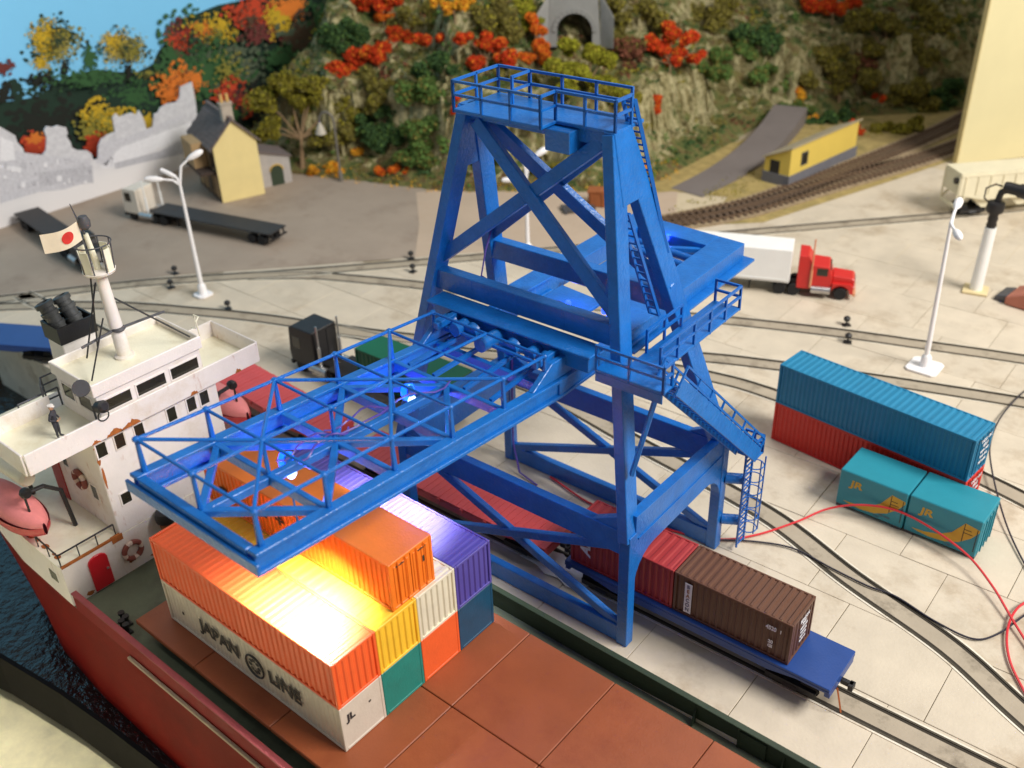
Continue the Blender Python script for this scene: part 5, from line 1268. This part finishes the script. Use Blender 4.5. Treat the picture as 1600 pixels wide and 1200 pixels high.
# hillside silhouette as one painted field
ridge = [(-120,190),(-20,160),(20,158),(60,150),(90,128),(110,118),(150,108),(185,112),(215,112),(238,100),(246,82),(262,60),(275,30),(300,24),(340,8),(380,0),(430,-20),(700,-40),(700,420),(-120,420)]
m = M(); P = [bpt(px, py, .012) for px, py in ridge]; m.prism(P, (.006,0,0)); m.build('painted_hillside', D_GREEN, PAINT)
for (c, cx, cy, rx, ry, n, s, sd) in [
    ('dg',125,150,130,30,90,.9,1),('mg',150,118,60,12,40,.5,2),('dk',70,200,90,50,70,1.0,3),('mg',210,150,40,30,30,.6,33),
    ('dg',82,62,40,36,60,.55,4),('ol',84,66,36,32,90,.4,5),('yl',66,60,24,30,70,.33,6),('yl',62,98,14,12,24,.3,7),('pg',95,74,20,18,30,.25,8),('dk',100,105,5,14,16,.4,9),('dk',62,125,20,12,26,.5,10),
    ('dg',190,72,36,28,50,.45,11),('pg',188,74,36,26,90,.34,12),('yl',176,66,20,18,40,.28,13),('ol',208,80,18,20,40,.3,14),('dk',199,112,6,16,18,.4,15),('mg',138,90,14,20,24,.5,16),
    ('mr',4,105,16,10,22,.5,17),('dk',4,145,12,14,16,.6,18),
    ('mg',290,80,50,60,120,.8,19),('mr',290,55,32,24,90,.5,20),('rd',284,62,26,16,50,.4,21),('yl',335,45,30,26,80,.5,22),('or',315,48,20,14,36,.4,23),('gr',350,110,60,50,110,.9,24),('mg',330,110,50,40,80,.8,34),
    ('or',270,135,30,34,110,.55,25),('or',300,125,16,18,40,.4,26),('yl',160,185,36,28,110,.55,27),('ol',150,200,36,26,70,.5,28),('yl',225,190,16,16,30,.45,29),('rd',150,225,24,18,60,.5,30),('rd',52,226,22,20,60,.55,31),('or',50,215,14,10,20,.4,32),
    ('rd',385,20,34,26,110,.6,40),('mr',400,50,30,20,50,.6,41),('yl',430,30,24,24,80,.5,42),('or',450,10,26,16,70,.5,43),('rd',355,142,26,22,80,.55,44),('rd',385,165,30,20,60,.55,45),('mg',365,175,16,12,30,.45,46),
    ('gr',500,70,60,60,150,1.0,47),('br',480,60,40,40,80,.8,48),('mg',510,20,40,26,80,.7,49),('dk',430,180,60,60,120,1.0,50),('mg',430,90,30,20,40,.6,51)]:
    daubs('paint_daub', c, cx, cy, rx, ry, n, s, sd)

for (c, cx, cy, rx, ry, n, s, sd) in [('ol',84,66,40,36,24,.3,101),('dg',84,62,42,38,22,.3,102),('ol',190,74,38,28,18,.3,103),('dg',190,72,40,30,16,.3,104),('ol',160,190,38,30,20,.35,105),('yl',155,185,36,28,14,.3,106),
    ('or',275,150,30,30,20,.3,107),('br',275,140,32,36,14,.3,108),('dg',290,60,40,30,20,.4,109),('mg',330,60,40,36,26,.4,110),('br',385,30,40,36,24,.4,111),('yl',300,40,40,20,12,.3,112),('mr',360,150,32,26,16,.35,113),('ol',345,110,50,40,26,.4,114),('mg',120,125,90,16,30,.4,115),('ol',225,112,40,10,10,.3,116)]:
    daubs('paint_daub', c, cx, cy, rx, ry, n, s, sd)
# ------------------------------------------------------------------ grey printed town cut-out in front of the board
cxp = -77.0
def cpt(px, py): return ux(px, py, cxp)
CUT = thing('photo_cutout', 'grey printed paper cut-out of an old town standing before the painted backdrop', 'paper cutout', (cxp,30,0))
CO_ = Vector((cxp,30,0))
outl = [(-70,372),(-70,205),(0,198),(14,206),(24,212),(27,222),(36,232),(40,244),(55,245),(66,243),(72,235),(73,215),(69,204),(73,197),(82,199),(90,196),(97,198),(103,199),(106,208),(104,213),(110,222),(113,231),(122,235),(136,235),(143,240),(146,250),(153,249),(154,228),(158,218),(168,211),(180,206),(178,196),(176,184),(181,177),(187,183),(196,179),(206,176),(213,180),(217,172),(221,178),(226,190),(229,202),(239,199),(241,178),(247,176),(251,168),(262,162),(276,160),(281,152),(282,136),(300,128),(306,160),(308,182),(322,196),(340,268),(330,272),(210,299),(120,329),(0,360)]
def paper_mat():
    m = bpy.data.materials.new('grey_printed_paper'); m.use_nodes = True; nt = m.node_tree; N = nt.nodes; L = nt.links; b = N['Principled BSDF']; b.inputs['Roughness'].default_value = .75
    tc = N.new('ShaderNodeTexCoord'); mp = N.new('ShaderNodeMapping'); mp.inputs['Scale'].default_value = (1,.7,1.1); L.new(tc.outputs['Object'], mp.inputs[0])
    n1 = N.new('ShaderNodeTexNoise'); n1.inputs['Scale'].default_value = 1.7; n1.inputs['Detail'].default_value = 9; n1.inputs['Roughness'].default_value = .75; L.new(mp.outputs[0], n1.inputs[0])
    sx = N.new('ShaderNodeSeparateXYZ'); L.new(tc.outputs['Object'], sx.inputs[0])
    r1 = N.new('ShaderNodeMapRange'); r1.inputs[1].default_value = 1.8; r1.inputs[2].default_value = 4.4; L.new(sx.outputs['Z'], r1.inputs[0])
    cr = N.new('ShaderNodeValToRGB'); e = cr.color_ramp.elements; e[0].position = .32; e[0].color = (*sr(188,188,193),1); e[1].position = .66; e[1].color = (*sr(226,226,230),1); L.new(n1.outputs['Fac'], cr.inputs[0])
    mx = N.new('ShaderNodeMix'); mx.data_type = 'RGBA'; mx.inputs[6].default_value = (*sr(234,232,232),1); L.new(cr.outputs[0], mx.inputs[7]); L.new(r1.outputs[0], mx.inputs[0])
    L.new(mx.outputs[2], b.inputs['Base Color']); return m
PAPER = paper_mat()
m = M(); P = [cpt(*q)-CO_ for q in outl]
for q in P[-4:]: q.z = .02
P[0].z = .02
m.prism(P, (-.18,0,0)); m.build('paper_sheet', PAPER, CUT)
PRD = mat('print_mid_grey', sr(204,204,210), .8, .22, 3.5, 0); PRL = mat('print_pale_grey', sr(232,232,236), .8, .1, 3, 0); PRK = mat('print_dark_grey', sr(190,190,196), .8, .3, 4.5, 0)
def printed(poly, mm, k): M().prism([cpt(*q)-CO_+Vector((.006+.004*k,0,0)) for q in poly], (.003,0,0)).build('print_patch', mm, CUT)
printed([(0,232),(36,238),(112,248),(140,250),(146,282),(100,296),(60,300),(0,318)], PRD, 0)
printed([(156,262),(190,230),(300,190),(306,205),(230,240),(176,262)], PRL, 0); printed([(150,254),(176,262),(178,238),(200,216),(176,216),(158,226)], PRD, 0)
printed([(0,214),(20,222),(24,250),(0,252)], PRL, 1); printed([(60,270),(144,258),(146,286),(105,284),(62,292)], PRK, 1); printed([(0,258),(34,262),(32,270),(0,262)], PRL, 1)
printed([(178,255),(250,236),(285,218),(288,240),(230,252),(180,264)], PRK, 2); printed([(190,218),(262,188),(290,178),(292,186),(220,216),(190,228)], PRD, 1)
rr_ = random.Random(5)
for k in range(26):
    x0 = rr_.uniform(4,140); y0 = rr_.uniform(246,288) - x0*.03; w0 = rr_.uniform(3,9); h0 = rr_.uniform(3,9)
    printed([(x0,y0),(x0+w0,y0-.5),(x0+w0,y0+h0),(x0,y0+h0)], (PRL,PRK,PRD)[k%3], 3+k)

# ------------------------------------------------------------------ yellow house, shed, hut
YEL = mat('cream_yellow_render', sr(236,216,150), .75, .05, .7, .02, 6); TIMB = mat('dark_timber', sr(66,52,44), .8, .2, 2, .04); TAN = mat('tan_render', sr(176,146,104), .8, .1, 1, .03)
ROOF = mat('grey_brown_slate', sr(112,100,96), .8, .12, 1.5, .05, 8, objvar=.12)
hs = thing('house', 'cream yellow gabled house with grey roof and chimney beside the paper cut-out', 'house', (-64.0,40.2,.02), math.radians(72))
# local x runs along the gable wall (towards the hill), local y away from the quay
hw, hd_, he, ha = 4.6, 7.4, 6.0, 8.3
M().prism([(0,0,0),(hw,0,0),(hw,0,he),(hw/2,0,ha),(0,0,he)], (0,.25,0)).build('gable_wall', YEL, hs)
M().prism([(0,hd_,0),(hw,hd_,0),(hw,hd_,he),(hw/2,hd_,ha),(0,hd_,he)], (0,-.25,0)).build('gable_wall', YEL, hs)
M().box(.002,.25,.252,hd_-.252,0,he).build('side_wall', TAN, hs); M().box(hw-.25,hw-.002,.252,hd_-.252,0,he).build('side_wall', YEL, hs)
for y in (.15,1.6,2.6,4.1,5.4,7.1): M().box(-.07,.0,y,y+.2,0,he-.1).build('timber_post', TIMB, hs)
for z in (.1,2.7,3.1,5.4): M().box(-.06,.0,.36,7.0,z,z+.18).build('timber_rail', TIMB, hs)
for y, z in ((1.0,3.6),(3.2,3.6),(5.9,3.6),(3.0,.6)):
    o = M().box(-.09,.02,y-.45,y+.45,z,z+1.5).build('window', TIMB, hs); M().box(-.1,-.05,y-.34,y+.34,z+.12,z+1.38).build('pane', DKGLASS, o)
M().box(-1.6,-.1,.6,6.4,3.0,3.3).build('jetty_floor', TIMB, hs); M().box(-1.5,-.12,2.6,6.2,3.3,5.9).build('jetty_bay', TAN, hs)
sl = math.hypot(hw/2+.35, ha-he+.3); 
tilem = None
for sd in (-1,1):
    for r_ in range(8):
        for c_ in range(12):
            t0 = (r_+.5)/8; x = hw/2 + sd*(hw/2+.4)*t0; z = ha+.22 - (ha-he+.45)*t0; y = -.35+(c_+.5+(.5 if r_%2 else 0)*.6)*(hd_+.5)/12
            if tilem is None: tilem = M().box(-.235,.235,-.318,.318,-.04,.05).build('slate', ROOF, hs); o = tilem
            else: o = tilem.copy(); sc.collection.objects.link(o)
            o.location = (x,y,z); o.rotation_euler = (0, sd*(math.atan2(ha-he+.45, hw/2+.4)-.06), 0)
rb_ = M()
for sd in (-1,1): rb_.prism([(hw/2,-.3,ha+.12),(hw/2+sd*(hw/2+.4),-.3,he-.33),(hw/2+sd*(hw/2+.4),-.3,he-.43),(hw/2,-.3,ha+.02)], (0,hd_+.6,0))
rb_.build('roof', ROOF, hs)
rd_ = M().beam((hw/2,-.4,ha+.27),(hw/2,hd_+.3,ha+.27),.34,.16).build('ridge', ROOF, hs)
CHIM = mat('pale_stone_chimney', sr(182,170,154), .85, .15, 1.5, .04)
c_ = M().box(hw/2-.55,hw/2+.55,.5,1.35,ha-.6,ha+1.5).box(hw/2-.65,hw/2+.65,.4,1.45,ha+1.5,ha+1.66).build('chimney', CHIM, hs)
for s_ in (-.3,.3): M().lathe([(.17,0),(.2,.1),(.15,.75),(.19,.8)], 10, (hw/2+s_,.92,ha+1.66)).build('chimney_pot', mat('buff_pot', sr(214,172,104), .7, .1, 2, 0), c_, True)
sh_ = thing('shed', 'small grey stone shed with green arched door beside the yellow house', 'shed', (-64.2,45.2,.02), math.radians(72))
M().prism([(0,0,0),(3.7,0,0),(3.7,0,2.9),(0,0,4.0)], (0,3.6,0)).build('wall', mat('grey_stone_wall', sr(176,170,164), .85, .12, 1.2, .05), sh_)
M().prism([(-.02,-.2,4.02),(3.95,-.2,2.84),(3.95,-.2,3.0),(-.02,-.2,4.2)], (0,4,0)).build('roof', ROOF, sh_)
dr = M().prism([(1.4,-.06,0),(2.8,-.06,0),(2.8,-.06,1.6)]+[(2.1+.7*math.cos(a),-.06,1.6+.6*math.sin(a)) for a in np.linspace(0,math.pi,8)[1:-1]]+[(1.4,-.06,1.6)], (0,.08,0)); dr.build('door', GREENDARK, sh_)
M().prism([(1.3,-.08,1.75)]+[(2.1+(.82)*math.cos(a),-.08,1.6+.74*math.sin(a)) for a in np.linspace(math.pi,0,9)]+[(2.78,-.08,1.7)]+[(2.1+.68*math.cos(a),-.08,1.6+.6*math.sin(a)) for a in np.linspace(0,math.pi,9)], (0,.06,0)).build('door_arch', mat('ochre_arch', sr(206,170,84), .8, .1, 2, .02), sh_)
HYEL = mat('bright_yellow_render', sr(224,196,92), .8, .05, .5, .02, 6); PLIN = mat('slate_grey_plinth', sr(112,112,118), .85, .1, 1, .03)
ht = thing('hut', 'long yellow lean-to hut with grey plinth beside the back tracks', 'hut', (-18.6,77.4,.02), math.radians(83))
M().box(-.12,13.2,-.12,3.1,0,1.15).build('plinth', PLIN, ht)
M().box(0,13.0,0,.2,1.152,4.0).build('wall', HYEL, ht); M().box(0,13,2.8,3.0,1.152,2.6).build('wall', HYEL, ht)
for x in (0,12.8): M().prism([(x,.202,1.152),(x,2.798,1.152),(x,2.798,2.6),(x,.202,3.98)], (.2,0,0)).build('end_wall', HYEL, ht)
M().box(-.05,.05,1.2,2.3,.9,2.5).build('door', BLACK, ht)
w_ = M().box(2.0,3.2,-.07,.02,1.75,3.15).build('window', GREYDK, ht); M().box(2.15,3.05,-.09,-.05,1.9,3.0).build('pane', DKGLASS, w_)
M().prism([(-.25,-.25,4.1),(-.25,3.2,2.52),(-.25,3.2,2.66),(-.25,-.25,4.24)], (13.5,0,0)).build('roof', mat('pale_grey_roof', sr(178,166,136), .85, .15, .7, .03), ht)
cb = thing('panel_board', 'tall cream board standing at the right edge behind the hopper wagon', 'board', (-7.0,93.7,0), math.radians(53))
M().box(0,24,0,.6,.02,38).build('board', mat('cream_board_paint', sr(226,216,170), .7, .05, .15, .01, 3), cb)
M().box(-.12,-.002,-.05,.65,.02,38).build('edge_strip', mat('yellowed_edge', sr(214,196,140), .8, .1, 1, .02), cb)
# ------------------------------------------------------------------ trees and bushes of the hill
def leafm(name, rgb, var=.38): return mat(name, rgb, .9, .22, .9, 0, island=var, spec=.15)
LF = {'red': leafm('orange_red_foliage', sr(196,62,30)), 'or': leafm('orange_foliage', sr(214,118,38)), 'yl': leafm('golden_foliage', sr(222,166,50)),
      'ol': leafm('olive_foliage', sr(136,128,44)), 'yg': leafm('yellow_green_foliage', sr(142,142,42)), 'gr': leafm('green_foliage', sr(88,116,58)), 'dg': leafm('dark_green_foliage', sr(60,86,50)), 'br': leafm('brown_red_foliage', sr(120,74,56)), 'do': leafm('dull_olive_foliage', sr(118,110,56))}
SECOND = {'red':'or','or':'red','yl':'or','ol':'do','yg':'ol','gr':'do','dg':'gr','br':'do','do':'ol'}
BARK = mat('grey_brown_bark', sr(146,120,88), .9, .2, 3, .05)
def leaves(m, c, r3, n, s, rng):
    for i in range(n):
        d = Vector((rng.gauss(0,1), rng.gauss(0,1), rng.gauss(0,1))).normalized(); q = rng.random()**.4
        p = c + Vector((d.x*r3[0], d.y*r3[1], d.z*r3[2]))*q
        a = Vector((rng.gauss(0,1), rng.gauss(0,1), rng.gauss(0,1))).normalized(); b = a.orthogonal().normalized(); ss = s*rng.uniform(.55,1.25)
        a = a*ss; b = b*ss*.7
        m.add([p-a, p+b*.9, p+a, p-b], [(0,1,2,3)])
def crown(parent, key, clumps, n, s, seed):
    rng = random.Random(seed); m = M()
    for c, r in clumps:
        r3 = (r,r,r*.75) if not isinstance(r, tuple) else r
        # a clump is itself a few lumps, so the outline stays ragged
        for k in range(7):
            o = Vector((rng.uniform(-.55,.55)*r3[0], rng.uniform(-.55,.55)*r3[1], rng.uniform(-.5,.5)*r3[2]))
            f = rng.uniform(.28,.62); leaves(m, Vector(c)+o, tuple(x*f for x in r3), int(n/1.4), s*.56, rng)
    me = bpy.data.meshes.new('crown'); me.from_pydata(m.v, [], m.f); me.materials.append(LF[key]); me.materials.append(LF[SECOND[key]])
    mi = [1 if rng.random() < .22 else 0 for _ in me.polygons]; me.polygons.foreach_set('material_index', mi)
    return link('crown', me, parent)
def ground_z(x, y): return float(hz(np.array([x]), np.array([y]))[0])
def march(px, py):
    d = ray(px, py); t = np.arange(45, 230, .08); P = np.array(CAM)[None] + t[:,None]*np.array(d)[None]
    z = np.maximum(hz(P[:,0], P[:,1]), 0); k = int(np.argmax(P[:,2] < z)); return Vector(P[k])
def mpx(p): return FPX/((p-CAM).dot(FWD))
def tree(name, label, cat, px, py, key, clumps_px, trunk=None, n=420, s=.32, seed=1, group=None, base=None):
    """clumps_px: (dx, dy, r) in photo pixels round the crown; trunk: base pixel offset"""
    g = march(*(base or (px, py))); k = mpx(g)
    t = thing(name, label, cat, g, 0, group); cl = []
    rng = random.Random(seed*7+1)
    for dx, dy, r in clumps_px:
        q = RIGHT*((px+dx-(base or (px,py))[0])/k) + UP*(-(py+dy-(base or (px,py))[1])/k) - FWD*.3*(r/k) + Vector((FWD.x,FWD.y,0))*rng.uniform(-.5,.5)*r/k
        cl.append((q, (r/k*1.05, r/k*1.05, r/k*.85)))
    tw = M()
    top = sum((c for c, r in cl), Vector())/len(cl)
    if trunk:
        tw.tube([(0,0,-.4), (top*.3)+Vector((.1,0,.1)), top*.62], trunk, 7, r2=trunk*.6)
        for c, r in cl: tw.tube([top*.5, top*.62+(c-top*.62)*.55+Vector((0,0,.1)), c], trunk*.5, 6, r2=trunk*.15)
    else:
        for c, r in cl: tw.tube([(0,0,-.3), c*.5, c], .07, 5, r2=.03)
    tw.build('trunk', BARK, t, True)
    crown(t, key, cl, n, s, seed); return t
TG = 'autumn trees on the hill'; BG_ = 'bushes on the hillside'
tree('tree', 'olive green tree with a forked bare trunk beside the grey shed', 'tree', 460, 170, 'ol', [(-48,-5,30),(-10,-38,30),(35,-30,28),(75,0,32),(95,15,26),(-35,30,26),(-55,45,22),(20,-5,24)], .28, 520, .36, 3, TG, base=(472,264))
tree('bush', 'long orange-red bush climbing the slope left of the crane top, lowest of its line', 'bush', 545, 108, 'red', [(-28,28,20),(-8,8,24),(15,-10,24),(38,-22,20)], None, 520, .34, 4, BG_)
tree('bush', 'orange-red bush in the middle of the red line across the slope', 'bush', 618, 66, 'red', [(-20,14,18),(5,-8,18),(22,-5,14)], None, 420, .34, 5, BG_)
tree('bush', 'orange-red bush at the upper end of the red line across the slope', 'bush', 690, 58, 'red', [(-28,6,14),(0,2,16),(25,-8,18)], None, 400, .34, 6, BG_)
tree('tree', 'orange-red tree just behind the crane top platform', 'tree', 755, 68, 'red', [(-30,-10,16),(0,-5,18),(22,6,16),(36,24,18),(-15,30,16)], .12, 420, .34, 7, TG, base=(760,110))
tree('bush', 'red bush left of the crane top, above a green one', 'bush', 714, 160, 'red', [(0,-8,9),(-4,12,10)], None, 240, .3, 8, BG_)
tree('tree', 'orange tree at the top edge of the photo left of the centre', 'tree', 595, 8, 'red', [(-25,-4,20),(2,2,20),(24,-6,18)], .12, 420, .36, 9, TG, base=(600,40))
tree('bush', 'golden orange bush under the orange tree at the top edge', 'bush', 605, 27, 'or', [(-10,2,12),(12,2,12)], None, 240, .34, 10, BG_)
tree('tree', 'golden tree at the top edge left of the crane', 'tree', 712, 12, 'yl', [(-14,2,12),(4,-4,14),(-30,-8,12),(14,-8,12)], .1, 300, .34, 11, TG, base=(712,35))
tree('tree', 'tall narrow orange tree left of the tunnel mouth', 'tree', 838, 70, 'or', [(-4,-40,12),(2,-20,14),(4,0,16),(10,24,16),(-14,20,14)], .12, 380, .32, 12, TG, base=(842,118))
tree('tree', 'spreading yellow-green tree right below the tunnel mouth', 'tree', 908, 112, 'yg', [(-18,-36,20),(14,-26,22),(36,-18,20),(-30,-4,24),(0,8,26),(30,24,24),(56,36,24),(-22,22,22),(75,48,16)], .2, 560, .36, 13, TG, base=(920,136))
tree('tree', 'orange-red tree on the terrace right of the tunnel', 'tree', 1048, 70, 'red', [(-28,-4,16),(0,-18,20),(28,-8,20),(38,18,14),(4,22,18),(-36,30,14),(-10,8,14)], .13, 480, .33, 14, TG, base=(1045,122))
tree('bush', 'dark green bush below the orange-red tree on the terrace', 'bush', 1100, 112, 'gr', [(-22,4,18),(0,0,20),(24,4,18)], None, 420, .34, 15, BG_)
tree('bush', 'green bush on the terrace under the right grey path', 'bush', 1140, 84, 'gr', [(-14,4,16),(10,-6,18),(30,-2,16)], None, 420, .34, 16, BG_)
tree('bush', 'small bright red bush on the rock face right of the crane top', 'bush', 1025, 163, 'red', [(0,-6,9),(-3,7,10)], None, 260, .28, 17, BG_)
tree('tree', 'orange-red tree at the top edge right of the centre', 'tree', 1300, 10, 'red', [(-40,-8,20),(-12,0,18),(12,6,16),(30,-6,12)], .12, 460, .36, 18, TG, base=(1300,40))
tree('tree', 'dark olive tree with a leaning trunk at the upper right', 'tree', 1372, 62, 'do', [(-30,-24,24),(6,-30,22),(34,-10,26),(50,24,24),(-10,18,20)], .2, 520, .38, 19, TG, base=(1388,108))
tree('tree', 'broad dull olive tree behind the yellow hut', 'tree', 1305, 110, 'do', [(-40,-20,24),(-10,-18,26),(22,-8,24),(44,18,26),(0,20,24),(-50,14,20)], .2, 520, .38, 20, TG, base=(1312,158))
tree('tree', 'olive green tree against the dark edge at the far right of the hill', 'tree', 1440, 30, 'do', [(0,-20,24),(16,10,24),(-10,34,22),(10,60,20),(30,36,18)], .2, 480, .38, 21, TG, base=(1440,110))
tree('bush', 'small golden bush nearest the hut, upper one', 'bush', 1250, 145, 'yl', [(0,0,10),(-3,16,7)], None, 200, .34, 22, BG_)
tree('bush', 'small golden bush at the road bend', 'bush', 1222, 172, 'yl', [(-4,0,9),(12,2,7)], None, 200, .34, 23, BG_)
tree('bush', 'small golden bush just above the hut roof', 'bush', 1267, 187, 'yl', [(0,0,8),(6,-3,6)], None, 160, .34, 24, BG_)
tree('bush', 'orange bush in shade right of the hut', 'bush', 1378, 155, 'red', [(0,0,8),(-10,-4,6)], None, 150, .34, 25, BG_)
tree('bush', 'brown-orange bush under the olive tree at the right', 'bush', 1350, 100, 'br', [(-8,-12,14),(8,8,16),(-22,12,14)], None, 300, .36, 26, BG_)
tree('fallen_branch', 'long orange-red branch lying beside the right end of the yellow hut', 'branch', 1345, 212, 'red', [(-15,-22,5),(-9,-13,6),(-2,-4,7),(5,5,8),(11,13,7)], None, 170, .3, 27)
for i, (px, py, key, cl, lb) in enumerate([
    (600,190,'dg',[(-22,10,28),(6,-16,28),(20,20,26),(-8,38,22)],'large dark green bush on the slope below the red line'),
    (655,150,'gr',[(-20,-6,26),(10,-10,28),(36,6,22)],'green bush under the red line, left of the crane top'),
    (585,140,'do',[(-10,-8,24),(14,4,22),(0,22,20)],'dull olive bush between the red line and the gooseneck lamp'),
    (670,205,'gr',[(-20,0,26),(8,-8,26),(26,16,22),(-6,24,22)],'mid green bush left of the upper crane leg'),
    (650,245,'gr',[(-16,0,20),(10,-4,22),(32,6,18)],'green bush at the foot of the slope left of the crane'),
    (510,264,'yl',[(-18,4,12),(4,0,12),(20,6,10)],'straw coloured bush at the foot of the gooseneck lamp'),
    (560,236,'yl',[(0,0,9)],'tiny golden bush right of the gooseneck lamp'),
    (615,266,'or',[(-22,2,9),(0,0,10),(22,2,9)],'low orange bush at the hill foot left of the crane'),
    (420,250,'dg',[(-6,-12,16),(16,-4,20),(30,16,18)],'dark green bush behind the grey shed'),
    (515,215,'do',[(-20,0,20),(10,6,22),(30,-10,20)],'olive bush behind the gooseneck lamp'),
    (545,60,'dg',[(-26,0,30),(10,-8,30),(0,26,26)],'dark bush at the top left of the real hill'),
    (655,30,'do',[(-24,0,26),(8,-6,26),(30,10,22)],'dull bush between the orange and the golden tree at the top'),
    (775,30,'do',[(-24,0,28),(8,-10,28),(30,14,26),(10,30,22)],'olive bush above the crane top platform'),
    (690,110,'dg',[(-30,0,24),(0,-8,26),(24,8,22)],'dark green bush just below the upper red bush'),
    (800,120,'do',[(-24,0,22),(6,4,24),(30,10,20)],'olive bush behind the platform railing'),
    (820,20,'yg',[(0,-10,22),(14,14,20)],'yellow-green bush left of the tunnel wall'),
    (965,20,'do',[(-4,-10,22),(12,14,22),(0,40,18)],'brown olive bush right of the tunnel wall'),
    (985,80,'br',[(-14,-8,20),(8,6,22),(-4,26,18)],'red-brown bush right of the tunnel mouth'),
    (1010,30,'do',[(0,-12,24),(22,8,22)],'dull bush above the terrace red tree'),
    (1175,60,'dg',[(-20,-10,22),(8,-4,24),(30,10,22)],'dark green bush at the upper centre right'),
    (1100,30,'do',[(-20,-10,24),(10,0,26),(34,-14,22)],'olive bush at the top above the terrace'),
    (1190,120,'gr',[(-16,0,20),(10,-6,20),(24,14,18)],'green bush above the road bend'),
    (960,150,'ol',[(-20,-6,20),(6,0,22),(28,12,18)],'olive bush right behind the crane ladder top'),
    (990,260,'yl',[(0,-8,12),(16,4,11),(-10,8,10)],'golden bush at the cliff foot right of the crane'),
    (870,265,'ol',[(-30,0,12),(0,-4,14),(30,0,12)],'low olive bush at the cliff foot seen through the crane'),
    (760,250,'gr',[(-20,0,18),(6,-6,20),(26,4,16)],'green bush seen through the left crane frame'),
    (860,190,'do',[(-30,0,24),(0,-10,26),(30,6,24)],'dark olive bush behind the upper crane braces'),
    (1300,190,'dg',[(-30,6,14),(-4,0,16),(22,-8,16)],'dark green bush behind the hut roof'),
    (1240,168,'gr',[(-16,2,12),(4,-3,13),(20,2,11)],'green bush covering the top end of the grey road'),
    (1420,150,'do',[(-20,0,22),(8,-10,24),(24,16,22)],'olive bush between the hut and the cream board'),
    (1400,205,'ol',[(-24,0,16),(4,0,18),(30,-10,16)],'low olive bush between the back tracks and the hill'),
    (1480,150,'dg',[(-16,0,20),(6,-14,22),(0,20,18)],'dark bush next to the cream board')]):
    tree('bush', lb, 'bush', px, py, key, cl, None, 330, .36, 60+i, BG_)
# low growth scattered over the slopes and on the verges: nobody could count it
def cover(name, key, n, test, size, seed, zoff=.1):
    rng = random.Random(seed); X = np.array([rng.uniform(-78,20) for _ in range(n)]); Y = np.array([rng.uniform(48,126) for _ in range(n)])
    d = hdist(X, Y); z = hz(X, Y); m = M()
    for x, y, dd, zz in zip(X, Y, d, z):
        if not test(x, y, dd) or (2.6 < dd < 6.2 and x > -60 and rng.random() < .8): continue
        leaves(m, Vector((x,y,max(0,zz)+zoff)), (.6,.6,.4), 9, size*.8, rng)
    me = bpy.data.meshes.new(name); me.from_pydata(m.v, [], m.f); me.materials.append(LF[key]); link(name, me, None, kind='stuff')
patch = lambda x, y, k: math.sin(x*.35+k)+math.sin(y*.41+k*2)+math.sin((x+y)*.23+k*3)
cover('undergrowth', 'dg', 5200, lambda x,y,d: .6 < d < 26 and patch(x,y,1) > .1, .26, 1)
cover('undergrowth', 'do', 5200, lambda x,y,d: .3 < d < 26 and patch(x,y,2.3) > .2, .26, 2)
cover('undergrowth', 'gr', 4200, lambda x,y,d: .5 < d < 26 and patch(x,y,5.7) > .4, .26, 11)
cover('undergrowth', 'ol', 3200, lambda x,y,d: .5 < d < 26 and patch(x,y,7.7) > .7, .24, 12)
cover('undergrowth', 'br', 3200, lambda x,y,d: .3 < d < 26 and patch(x,y,4.1) > .7, .24, 3)
cover('dry_grass', 'yl', 5200, lambda x,y,d: -.7 < d < 1.6 and y < 76, .15, 4, .02)
cover('dry_grass', 'ol', 9000, lambda x,y,d: -9 < d < -3.4 and y > 62 and -25 < x < -9 and patch(x,y,3) > .2 and abs(x+18.6-.12*(y-77.4)-2.5) > 3.6, .13, 5, .02)

# lettering becomes real mesh
bpy.context.view_layer.update()
dg = bpy.context.evaluated_depsgraph_get()
for o in LET:
    me = bpy.data.meshes.new_from_object(o.evaluated_get(dg)); q = bpy.data.objects.new('lettering', me); sc.collection.objects.link(q)
    q.parent = o.parent; q.location = o.location; q.rotation_euler = o.rotation_euler; q.scale = o.scale
    bpy.data.objects.remove(o)
# ------------------------------------------------------------------ tidy: viewport-independent settings
sc.cycles.use_denoising = True
for o in sc.objects:
    if o.type == 'LIGHT': o.data.cycles.max_bounces = 64 if hasattr(o.data, 'cycles') else 64
